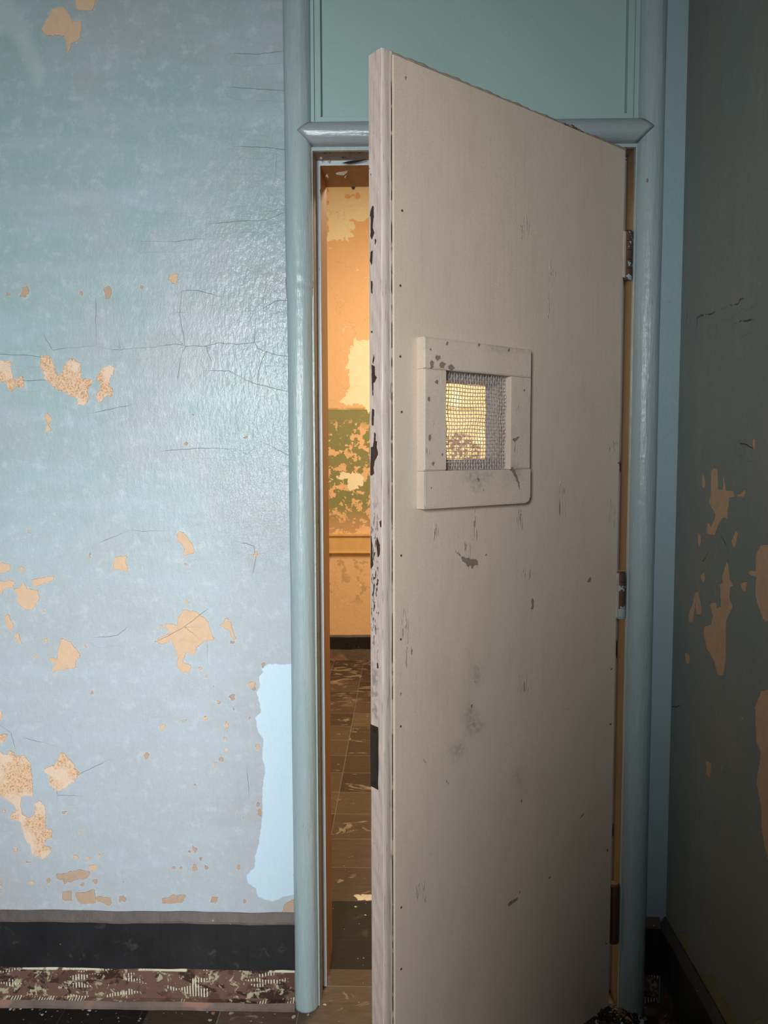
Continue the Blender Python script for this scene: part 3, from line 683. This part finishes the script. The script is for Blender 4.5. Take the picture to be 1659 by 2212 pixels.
# ------------------------------------------------------------------ the door
door = empty('door_1', (HX, 0, 0), PI+ANG)
tag(door, 'heavy beige door with wire mesh viewing window standing ajar', 'door', kind='structure')
DT, DB = 2.4415, .012
FN = -.006; BN = -.050     # slab front / back along n
HS0, HS1, HZ0, HZ1 = .490, .690, 1.608, 1.785   # hole through the slab
# slab: pieces around the hole; latch edge is a dense face with chips
edge_p = polys(on_edge, 620, 600, 3.687, [
 [(665,25),(682,28),(680,130),(668,115)],[(665,425),(692,428),(675,440)],[(690,610),(697,640),(682,690),(678,660)],
 [(672,692),(697,705),(700,780),(716,790),(700,835),(690,835),(690,940),(680,935),(678,840)],
 [(680,1045),(698,1050),(690,1160),(685,1180),(672,1175),(675,1100)],
 [(690,1230),(705,1240),(702,1300),(715,1305),(712,1350),(720,1375),(726,1410),(700,1460),(690,1520),(697,1560),(680,1575),(665,1570),(666,1350),(685,1345),(690,1300)],
 [(755,1850),(762,1900),(775,1920),(765,1935),(764,1990),(740,1985),(735,1940),(750,1930)],[(762,2010),(770,2015),(767,2050)],
 [(652,1830),(663,1835),(660,1850),(650,1850)],[(655,2030),(675,2060),(685,2200),(655,2250)],[(715,2060),(735,2110),(742,2200),(725,2230),(712,2120)]])+\
 polys(on_edge, 620, 1150, 3.687, [[(650,50),(668,30),(685,100),(680,160),(690,260),(665,300),(652,250)],[(720,85),(740,90),(742,150),(735,190),(722,180)],
 [(712,1035),(725,1045),(728,1085),(712,1080)],[(700,730),(708,760),(702,785)],[(690,400),(700,420),(685,510),(678,520)]])+\
 polys(on_edge, 620, 200, 5.53, [[(1018,1350),(1035,1360),(1040,1490),(1030,1560),(1025,1620),(1045,1670),(1020,1760),(1000,1720),(1000,1480),(985,1470)],[(1000,1900),(1030,1880),(1010,2060),(988,2010)],[(1050,1740),(1068,1760),(1055,1830),(1048,1800)],[(1000,960),(1008,970),(1000,1010)],[(985,905),(995,910),(980,925)]])
edge_sm = polys(on_edge, 620, 1150, 3.687, [[(665,1080),(730,1080),(735,1500),(665,1480)]])
chz = [on_edge(810, y)[1] for y in (1215, 1560)]
def edge_attrs(U, V):
    p, _ = sdf(U, V, edge_p); s_, _ = sdf(U, V, edge_sm)
    a = np.exp(-((V-on_edge(810, 1260)[1])/.16)**2)*(U < -.020)
    return dict(chip=p, smudge=s_, chipz=a)
gx = arange(BN, FN-.002, .0018); gz = arange(DB, DT, .0025)
def edge_fn(U, V):   # gently worn, slightly wavy arris
    w = .0006*np.sin(V*37)+.0004*np.sin(V*90+U*200); k = np.clip((BN+.004-U)/.004, 0, 1)
    return np.stack([SEDGE+w-k*k*.003, U, V], -1)
me = add_grid('slab', gx, gz, edge_fn, edge_attrs, flip=True, boxes=[
 (0, HS0, BN, FN, DB, DT), (HS1, SEDGE-.0012, BN, FN, DB, DT), (HS0, HS1, BN, FN, DB, HZ0), (HS0, HS1, BN, FN, HZ1, DT)])
link('slab', me, ME, door)
# rounded arris strip at the front of the latch edge
bm = bmesh.new(); rows = []
pf = [(SEDGE+.0004, FN-.0025), (SEDGE+.0002, FN-.001), (SEDGE-.0015, FN+.0006), (SEDGE-.010, FN+.0012), (SEDGE-.018, FN+.0008), (SEDGE-.0205, FN-.0002), (SEDGE-.023, FN+.0008), (SEDGE-.0262, FN+.0006)]
for j in range(400):
    z = DB+(DT-DB)*j/399; rows.append([bm.verts.new((x+.0005*math.sin(z*23+k), y+.0004*math.sin(z*41+k*2), z)) for k, (x, y) in enumerate(pf)])
for j in range(399):
    for i in range(len(pf)-1): bm.faces.new([rows[j][i], rows[j][i+1], rows[j+1][i+1], rows[j+1][i]])
o = fin('edge_strip', bm, MB2, door, True)
# face sheet with marks
S7 = 3.318
nail = [(868,455),(864,617),(864,770),(867,890),(866,1200),(865,1381),(865,1569),(866,1960),(866,2093),(1320,1445),(1319,1564),(1312,1837),(1309,2038),(1352,345),(1336,1000)]
scuffs = polys(on_door, 860, 1560, S7, [[(178,262),(205,290),(203,297),(185,280)],[(787,1315),(800,1290),(855,1258),(862,1268),(830,1298),(795,1320)],[(342,410),(365,440),(360,445),(345,425)],[(1297,690),(1340,640),(1335,655),(1305,692)],[(1078,1118),(1100,1092),(1098,1108),(1082,1122)]])+\
 polys(on_door, 860, 1120, S7, [[(400,228),(430,240),(450,270),(490,285),(570,300),(575,340),(545,335),(530,370),(520,330),(500,345),(480,320),(455,290),(445,272),(420,245)],[(955,560),(972,580),(975,640),(952,665),(960,620)],[(845,555),(860,575),(855,578)],[(1352,462),(1375,420),(1388,430),(1375,455)],[(548,1160),(554,1165),(550,1225)],[(95,930),(102,935),(98,1010)]])+\
 dots(on_door, 860, 1120, S7, [(630,262,8,10),(985,280,6,5),(530,1345,7,14),(1217,1362,5,7)])+dots(on_door, 860, 1560, S7, [(887,565,5,10),(233,942,5,5),(872,1217,7,8),(935,785,4,5),(1498,918,5,10),(1513,15,4,10),(1540,985,5,14)])+\
 dots(on_door, 0, 0, 1, [(878,169,2.5,4),(866,1500,2,3)])
smudge = dots(on_door, 860, 1120, S7, [(520,1420,50,60),(565,1120,25,50)])+dots(on_door, 860, 1560, S7, [(540,30,60,60),(420,210,40,60),(860,390,15,40)])
gouge = dots(on_door, 0, 0, 1, [(1133,493,13,22),(1192,590,9,30),(1185,660,5,40),(1130,1478,14,26),(1140,1240,18,14),(1215,1080,10,60),(1120,1110,10,40),(875,1345,10,50),(1325,960,9,30),(1322,1110,8,34),(910,1930,14,30),(1010,1200,14,30),(940,1160,12,26),(1025,1140,7,40),(885,1420,12,30)])
def sheet_attrs(U, V):
    a, _ = sdf(U, V, scuffs); b_, _ = sdf(U, V, smudge); c, _ = sdf(U, V, gouge)
    return dict(scuff=a, smudge=b_, gouge=c)
SH0, SH1, SHT = .012, .8205, 2.4345
RS0, RS1, RZ0, RZ1 = .477, .690, 1.583, 1.8045    # opening in the sheet
us = arange(SH0, RS0, .004)+arange(RS0, RS1, .004)[1:]+arange(RS1, SH1-.003, .004)[1:]+[SH1-.002, SH1-.001, SH1]
vs_ = arange(DB+.004, RZ0, .004)+arange(RZ0, RZ1, .004)[1:]+arange(RZ1, SHT, .004)[1:]
def sheet_fn(U, V):
    k = np.clip((U-(SH1-.003))/.003, 0, 1); n_ = -k*k*.004+.0006*np.sin(U*7+V*2.2)
    return np.stack([U, n_, V], -1)
me = add_grid('face_sheet', us, vs_, sheet_fn, sheet_attrs, skip=lambda a, b_: (a > RS0) & (a < RS1) & (b_ > RZ0) & (b_ < RZ1), flip=True, boxes=[
 (SH0, RS0, FN, -.0012, DB+.004, SHT), (RS1, SH1-.0014, FN, -.0012, DB+.004, SHT), (RS0, RS1, FN, -.0012, DB+.004, RZ0), (RS0, RS1, FN, -.0012, RZ1, SHT)])
for p in me.polygons: p.use_smooth = len(p.vertices) == 4 and False
link('face_sheet', me, MB, door)
MDT = mat_plain('grimy_top_lipping_paint', (.33, .27, .21), .6, .35, 60)
bm = bmesh.new(); rows = []
for i in range(201):
    s_ = .004+(SH1-.004)*i/200; w_ = .0007*math.sin(s_*61)+.0005*math.sin(s_*190)
    z0_, z1_ = SHT+.0008, DT+.0006+w_
    rows.append([bm.verts.new((s_, FN-.001, z1_)), bm.verts.new((s_, FN+.0032+w_, z1_-.001)), bm.verts.new((s_, FN+.0040+w_, z0_+.002)), bm.verts.new((s_, FN+.001, z0_))])
for i in range(200):
    for k in range(3): bm.faces.new([rows[i][k], rows[i][k+1], rows[i+1][k+1], rows[i+1][k]])
fin('top_lipping', bm, MDT, door, True)
m = M('dirt_filled_joint', .8, .1); f = m.noise(11, 4, .6); m.done(m.mix(m.step(f, .44, .5), (.34, .27, .21), (.04, .028, .02)))
bm = bmesh.new(); box(bm, SH1+.0001, SH1+.0012, FN, FN+.0030, DB+.02, SHT); box(bm, .012, SH1, FN, FN+.0046, SHT-.0002, SHT+.0012); fin('joint_line', bm, m.m, door)
bm = bmesh.new()
for k in range(46):
    a_, b_ = on_door(1240+random.gauss(0, 7), 273); bmesh.ops.create_icosphere(bm, subdivisions=1, radius=random.uniform(.002, .0055), matrix=Matrix.Translation((a_, FN+.003, DT-.004+random.uniform(-.006, .002))) @ Matrix.Rotation(random.random()*3, 4, 'Y') @ Matrix.Diagonal((1.6, .5, .8, 1)))
fin('rotten_patch', bm, mat_plain('rotten_brown_wood', (.11, .07, .045), .8, .4, 120), door)['label'] = 'small rotten brown patch on the top edge'
# small nail holes: heads set in the sheet
bm = bmesh.new(); bmesh.ops.create_cone(bm, segments=12, radius1=.0026, radius2=.0020, depth=.0012, cap_ends=True, matrix=Matrix.Rotation(PI/2, 4, 'X'))
nme = bpy.data.meshes.new('nail_head'); bm.to_mesh(nme); bm.free(); nme.materials.append(mat_plain('rusty_nail', (.10, .05, .03), .6, .3, 200))
for x, y in nail:
    s_, z_ = on_door(x, y); o = bpy.data.objects.new('nail_head', nme); COL.objects.link(o); o.parent = door; o.location = (s_, .0006, z_)

# viewing window frame of four boards
vf = empty('window_frame', (0, 0, 0)); vf.parent = door
S8 = 4.879
bd = lambda x, y: on_door(x, y, .023)
bscuff = polys(bd, 860, 700, S8, [[(385,345),(410,325),(445,330),(450,365),(415,390),(390,370)],[(340,400),(355,385),(375,400),(370,465),(345,470)],[(430,410),(470,395),(500,420),(490,470),(440,460)],[(525,440),(560,425),(598,455),(580,490),(530,480)],
 [(330,1175),(350,1150),(355,1220),(330,1240),(320,1190)],[(270,1905),(285,1900),(288,1930),(272,1940)],[(1205,1215),(1280,1190),(1240,1240),(1215,1230)],[(1105,1500),(1130,1470),(1150,1500),(1215,1505),(1235,1550),(1270,1640),(1290,1730),(1280,1740),(1255,1650),(1200,1550),(1150,1520)]])+\
 dots(bd, 860, 700, S8, [(850,1640,15,16),(1312,1686,9,11),(373,1475,12,12),(855,225,14,24),(520,210,14,20),(1170,280,12,16),(325,790,14,22),(410,605,16,22),(895,1745,7,14),(348,1725,6,8),(348,265,6,8),(470,1380,12,20),(1330,700,8,14)])
bsm = dots(bd, 860, 700, S8, [(830,1600,130,60),(830,1700,60,50),(1240,1560,50,60),(240,1700,30,80),(1150,240,250,30),(240,200,40,50)])
bg = dots(bd, 860, 700, S8, [(460,560,14,60),(1240,900,24,40),(1300,580,24,26),(320,1330,25,70),(1240,1300,26,60),(380,1050,14,30)])
def battrs(U, V):
    a, _ = sdf(U, V, bscuff); b_, _ = sdf(U, V, bsm); c, _ = sdf(U, V, bg); return dict(scuff=a, smudge=b_, gouge=c)
BT = .023
def board(name, s0, s1, z0, z1, corner=None, bev=()):
    us = arange(s0, s1, .003); vs = arange(z0, z1, .003)
    def fn(U, V):
        n_ = np.full_like(U, BT)+.0004*np.sin(U*40+V*23); e = .0025
        if 'L' in bev: n_ = n_-np.clip((U-(s1-e))/e, 0, 1)**2*.002
        if 'R' in bev: n_ = n_-np.clip((s0+e-U)/e, 0, 1)**2*.002
        if 'T' in bev: n_ = n_-np.clip((V-(z1-e))/e, 0, 1)**2*.002
        if 'B' in bev: n_ = n_-np.clip((z0+e-V)/e, 0, 1)**2*.002
        return np.stack([U, n_, V], -1)
    # outline body, optionally with a rounded lower corner
    cut = None
    if corner:
        R_ = .020; cut = lambda a, b_: ((a < s0+R_) & (b_ < z0+R_) & ((a-s0-R_)**2+(b_-z0-R_)**2 > R_*R_))
    me = add_grid(name, us, vs, fn, battrs, skip=cut, flip=True, boxes=[] if corner else [(s0, s1, .0002, BT-.0022, z0, z1)])
    if corner:
        bm = bmesh.new(); bm.from_mesh(me)
        pts = [(s1, z0), (s1, z1), (s0, z1)]+[(s0+R_-R_*math.cos(t), z0+R_-R_*math.sin(t)) for t in [k*PI/16 for k in range(9)]]
        n0 = len(bm.verts); a = [bm.verts.new((x, .0002, z)) for x, z in pts]; b_ = [bm.verts.new((x, BT-.0004, z)) for x, z in pts]
        for i in range(len(pts)): bm.faces.new([a[i], a[(i+1) % len(pts)], b_[(i+1) % len(pts)], b_[i]])
        bm.faces.new(a); bm.faces.new(b_[::-1])
        for nm in ('scuff', 'smudge', 'gouge'):
            ly = bm.verts.layers.float[nm]
            for v in a+b_: v[ly] = FAR
        bm.to_mesh(me); bm.free()
    return link(name, me, MBE, vf)
FS0, FS1, FZ0, FZ1 = .4085, .7540, 1.5020, 1.8700
board('top_board', FS0, FS1, RZ1-.001, FZ1, bev='LRTB')
board('bottom_board', FS0, FS1, FZ0, RZ0+.001, corner=True, bev='LB')
board('latch_side_board', RS1, FS1, RZ0+.0016, RZ1-.0016, bev='LTB')
board('hinge_side_board', FS0, RS0, RZ0+.0016, RZ1-.0016, bev='RTB')

# woven wire screen
MWI = mat_plain('painted_steel_wire', (.42, .40, .40), .4, .2, 80, .5, .3)
curves = []
def wire(pts, rad=.00085):
    cu = bpy.data.curves.new('w', 'CURVE'); cu.dimensions = '3D'; cu.bevel_depth = rad; cu.bevel_resolution = 1
    sp = cu.splines.new('POLY'); sp.points.add(len(pts)-1)
    for p, q in zip(sp.points, pts): p.co = (*q, 1)
    return cu
def wires_mesh():
    bm = bmesh.new(); dg = bpy.context.evaluated_depsgraph_get()
    P = .0083; s0, s1, z0, z1 = RS0+.0015, RS1-.001, RZ0+.002, RZ1-.002
    ns = int((s1-s0)/P); nz = int((z1-z0)/P)
    def tube(pts, r=.00095, k=5):
        prev = None
        for i, p in enumerate(pts):
            p = Vector(p); t = (Vector(pts[min(i+1, len(pts)-1)])-Vector(pts[max(i-1, 0)])).normalized()
            a = t.orthogonal().normalized() if prev is None else (pa-t*pa.dot(t)).normalized()
            pa = a; b_ = t.cross(a)
            ring = [bm.verts.new(p+a*r*math.cos(2*PI*j/k)+b_*r*math.sin(2*PI*j/k)) for j in range(k)]
            if prev:
                for j in range(k): bm.faces.new([prev[j], prev[(j+1) % k], ring[(j+1) % k], ring[j]])
            prev = ring
    bulge = lambda s, z: .0035+.0016*math.sin(s*45)*math.sin(z*30)+.0012*math.sin(z*90+s*30)
    A_ = .0009
    for i in range(ns+1):
        s = s0+(s1-s0)*i/ns; ph = i % 2; pts = []
        for j in range(nz*4+1):
            z = z0+(z1-z0)*j/(nz*4); q = math.cos(PI*(j/4+ph)); pts.append((s+.0009*math.sin(z*60+i*.2)+.0004*math.sin(z*210+i), bulge(s, z)+A_*q, z))
        tube(pts)
    for j in range(nz+1):
        z = z0+(z1-z0)*j/nz; ph = (j+1) % 2; pts = []
        for i in range(ns*4+1):
            s = s0+(s1-s0)*i/(ns*4); q = math.cos(PI*(i/4+ph)); pts.append((s, bulge(s, z)+A_*q, z+.0009*math.sin(s*50+j*.3)))
        tube(pts)
    return bm
fin('wire_mesh', wires_mesh(), MWI, door, True)

# mortise plate let into the latch edge
pz = [on_edge(810, 1568)[1], on_edge(810, 1702)[1]]; pn0, pn1 = on_edge(801, 1640)[0], on_edge(817.5, 1640)[0]
bm = bmesh.new(); box(bm, SEDGE-.001, SEDGE+.0018, pn0, pn1, pz[1], pz[0], .001)
m = M('dark_bronze_lock_plate', .4, .5); z = m.axis(2); base = m.mix(m.noise(18, 4), (.030, .018, .013), (.085, .065, .052)); m.b.inputs['Metallic'].default_value = .5
lp = fin('lock_plate', bm, m.done(base, m.bump(m.noise(60), .001)), door); lp['label'] = 'dark brown metal lock plate in the door edge'
bm = bmesh.new()
for zz in (pz[0]-.012, pz[1]+.012): bmesh.ops.create_cone(bm, segments=14, radius1=.0032, radius2=.0030, depth=.0012, cap_ends=True, matrix=Matrix.Translation((SEDGE+.0022, (pn0+pn1)/2, zz)) @ Matrix.Rotation(PI/2, 4, 'Y'))
fin('screw_head', bm, mat_plain('tarnished_screw', (.06, .045, .035), .4, .2, 60, .5, .6), lp)

# hinges: knuckle barrel on the pivot with a leaf on the door
def hinge(y0, y1, xm, mat, leafmat, label):
    zt, zb = on_wall(xm, y0)[1], on_wall(xm, y1)[1]; zt += .0; h = zt-zb
    hg = empty('hinge', (0, 0, 0)); hg.parent = door; hg['label'] = label
    # axis slightly proud of the face; in door frame x=s, y=n
    ax = Vector((-.0125, -.004, 0)); r = .0150
    bm = bmesh.new(); nk = 5; g = .0010; L = h/nk
    for k in range(nk):
        bmesh.ops.create_cone(bm, segments=20, radius1=r, radius2=r, depth=L-g, cap_ends=True, matrix=Matrix.Translation((ax.x, ax.y, zb+L*(k+.5))))
    for zc, dz in ((zt, .0025), (zb, -.0025)):
        bmesh.ops.create_cone(bm, segments=20, radius1=r*.92 if dz < 0 else r, radius2=r if dz < 0 else r*.7, depth=.005, cap_ends=True, matrix=Matrix.Translation((ax.x, ax.y, zc+dz)))
    fin('knuckle', bm, mat, hg)
    bm = bmesh.new(); box(bm, -.004, .0105, -.007, .0012, zb, zt, .0008); fin('leaf', bm, leafmat, hg)
    return hg
MH1 = mat_rust((.36, .42, .43), .585, 1.3); MH2 = mat_rust((.34, .39, .40), .575, 4.1); MH3 = mat_rust((.10, .08, .06), .70, 2.2)
hinge(500, 600, 1365, MH1, MB2, 'top hinge, rusty brown with torn pale blue paint')
hinge(1238, 1333, 1350, MH2, MB2, 'middle hinge, dark rust with grey blue paint scraps')
hinge(1915, 2036, 1335, MH3, MH3, 'bottom hinge, nearly black bare metal')

# ------------------------------------------------------------------ paint flakes on the floor
fm = [mat_plain('pale_blue_paint_chip', (.50, .60, .66), .5, .1), mat_plain('rusty_orange_paint_chip', (.42, .22, .09), .6, .2), mat_plain('cream_paint_chip', (.58, .50, .38), .5, .2)]
chipme = []
for k in range(9):
    bm = bmesh.new(); n = random.choice([5, 6, 7]); pts = []
    for i in range(n):
        a = 2*PI*i/n+random.uniform(-.25, .25); r = random.uniform(.6, 1.1); pts.append((r*math.cos(a), r*.75*math.sin(a), .08+.10*random.random()))
    b_ = flake_bm(pts, .05); me = bpy.data.meshes.new('paint_chip'); b_.to_mesh(me); b_.free(); me.materials.append(fm[(0, 1, 0, 2, 1, 0, 2, 0, 2)[k]]); chipme.append(me)
COLS = {'b': [0, 2, 5, 7], 'o': [1, 4], 'c': [3, 6, 8]}
NM = {'b': 'pale blue', 'o': 'rusty orange', 'c': 'cream'}
def chip(x, y, size, kind, where, grp):
    o = bpy.data.objects.new('paint_chip', chipme[random.choice(COLS[kind])]); COL.objects.link(o)
    o.location = (x, y, .0003); o.rotation_euler = (random.uniform(-.05, .05), random.uniform(-.05, .05), random.random()*6.28); o.scale = (size, size, size*.6)
    tag(o, '%s paint chip lying on %s' % (NM[kind], where), 'paint chip', grp+', '+NM[kind])
zf = 2.074
for (x, y, s_, k) in [(50,120,14,'b'),(97,117,9,'b'),(145,126,8,'b'),(187,115,7,'o'),(188,125,6,'o'),(205,137,7,'b'),(190,150,11,'b'),(178,144,6,'b'),(256,134,9,'o'),(232,158,7,'o'),(375,120,10,'o'),(412,113,14,'b'),(443,111,7,'b'),(393,149,8,'b'),(520,144,6,'o'),(530,164,6,'b'),(533,180,5,'b'),(307,148,4,'b'),(318,165,4,'b'),(105,172,8,'o'),(657,124,5,'b'),(628,168,8,'b'),(622,177,8,'b'),(305,182,4,'b'),(365,183,5,'b'),(455,170,3,'b'),(80,103,14,'o')]:
    fx_, fy_ = on_floor(x/zf, 2120+y/zf)
    if fy_ > -.034: fy_ = -.034-random.random()*.006
    chip(fx_, fy_, s_*.00031*1.8, k, 'the black floor tile at the left', 'paint chips on the black tile')
for (x, y, s_, k) in [(938,113,9,'b'),(962,128,22,'o'),(1040,127,16,'b'),(876,127,8,'b'),(1455,105,14,'c'),(1315,160,18,'c'),(940,175,16,'c'),(1125,178,7,'c'),(1380,150,10,'c'),(1235,128,6,'c')]:
    fx_, fy_ = on_floor(x/zf, 2120+y/zf)
    if fx_ < XL and fy_ > -.036: fy_ = -.036-random.random()*.006
    chip(fx_, fy_, s_*.00031*1.8, k, 'the brown floor tile near the left door casing', 'paint chips on the brown tile')
for (x, y, s_, k) in [(768,1959,9,'c'),(789,1977,7,'c'),(776,1996,2.5,'c'),(744,2007,2.5,'c'),(773,2071,4,'c'),(785,2070,5,'c'),(784,2085,2.5,'c'),(760,1825,2,'c'),(750,1832,2,'c'),(743,1871,3,'c'),(789,1897,2,'c'),(754,1852,2,'c')]:
    fx_, fy_ = on_floor(x, y); chip(fx_, fy_, s_*.0007*(1+fy_*.5), k, 'the hall floor just beyond the threshold', 'paint chips past the threshold')
# crusty strip of plaster where hall tile starts
bm = bmesh.new(); 
for k in range(60):
    x = random.uniform(-.165, .0); y = .556+random.uniform(-.012, .022)
    r = random.uniform(.004, .011); bmesh.ops.create_icosphere(bm, subdivisions=1, radius=r, matrix=Matrix.Translation((x, y, .001)) @ Matrix.Diagonal((1.6, 1, .25, 1)))
tag(fin('plaster_crumbs', bm, fm[2]), 'cream plaster crumbs along the edge of the black hall tile', 'debris', kind='stuff')
# debris heap at the hinge foot
bm = bmesh.new(); ms = []
for k in range(420):
    a = random.random()
    x = .61+random.gauss(0, .05); y = -.075+random.gauss(0, .05)
    if y > -.03 and x > .62: y = -.045
    if x > .73: x = .72
    hgt = .03*math.exp(-((x-.61)/.06)**2-((y+.06)/.05)**2)
    r = random.uniform(.003, .010)
    q = Matrix.Translation((x, y, hgt*random.random()+r*.3)) @ Matrix.Rotation(random.random()*6, 4, Vector((random.random()-.5, random.random()-.5, random.random()))) @ Matrix.Diagonal((1, .7, .18, 1))
    c = bmesh.ops.create_cube(bm, size=r*1.7, matrix=q); mi = random.choice([0, 1, 2, 3, 3, 3, 3, 3, 3, 3, 3, 3])
    for f in {f for v in c['verts'] for f in v.link_faces}: f.material_index = mi
tag(fin('paint_debris', bm, fm+[mat_plain('dark_rubble', (.05, .04, .03), .8, .3)]), 'scattered paint chips and rubble at the foot of the hinge side', 'debris', kind='stuff')

# ------------------------------------------------------------------ rear window
win = empty('window_1', ((WX0+WX1)/2, -3.46, WZ0)); tag(win, 'tall daylight window in the rear wall', 'window', kind='structure')
w2 = (WX1-WX0)/2; hh = WZ1-WZ0
bm = bmesh.new()
for q in [(-w2, -w2+.05, 0, hh), (w2-.05, w2, 0, hh), (-w2, w2, 0, .05), (-w2, w2, hh-.05, hh), (-w2, w2, hh/2-.02, hh/2+.02), (-.015, .015, 0, hh)]: box(bm, q[0], q[1], -.03, .03, q[2], q[3], .003)
fin('frame', bm, mat_plain('old_window_paint', (.5, .5, .48)), win)
m = M('window_glass', .05, .5); m.b.inputs['Transmission Weight'].default_value = 1.; m.b.inputs['IOR'].default_value = 1.45
bm = bmesh.new(); box(bm, -w2+.04, w2-.04, -.004, 0, .04, hh-.04); fin('pane', bm, m.m, win)

# ------------------------------------------------------------------ lights
def area(name, loc, target, sx, sy, power, col, spread=180):
    l = bpy.data.lights.new(name, 'AREA'); l.shape = 'RECTANGLE'; l.size = sx; l.size_y = sy; l.energy = power; l.color = col; l.spread = math.radians(spread)
    o = bpy.data.objects.new(name, l); COL.objects.link(o); o.location = loc
    o.rotation_euler = (Vector(target)-Vector(loc)).to_track_quat('-Z', 'Y').to_euler(); return o
area('window_daylight', ((WX0+WX1)/2, -3.38, (WZ0+WZ1)/2), (-.70, 0, .60), .48, 1.90, 65, (.955, .985, .985), 95)
area('hall_ceiling_lamp', (.7, 1.9, 3.3), (.5, 2.6, 0), 1.2, 1.2, 112, (1.0, .80, .53))
w = bpy.data.worlds.new('world'); bpy.context.scene.world = w; w.use_nodes = True
w.node_tree.nodes['Background'].inputs[0].default_value = (.6, .72, .85, 1); w.node_tree.nodes['Background'].inputs[1].default_value = .6

# ------------------------------------------------------------------ camera
cd = bpy.data.cameras.new('camera'); cam = bpy.data.objects.new('camera', cd); COL.objects.link(cam)
cd.sensor_fit = 'HORIZONTAL'; cd.sensor_width = 36; cd.lens = 36*F/1659; cd.clip_start = .01
Rm = Matrix((RT, UP, -FWD)).transposed(); cam.matrix_world = Matrix.Translation(CAM) @ Rm.to_4x4()
sc = bpy.context.scene; sc.camera = cam
sc.view_settings.view_transform = 'Standard'; sc.view_settings.look = 'None'; sc.view_settings.gamma = 1; sc.view_settings.exposure = 0.
sc.view_settings.use_curve_mapping = False
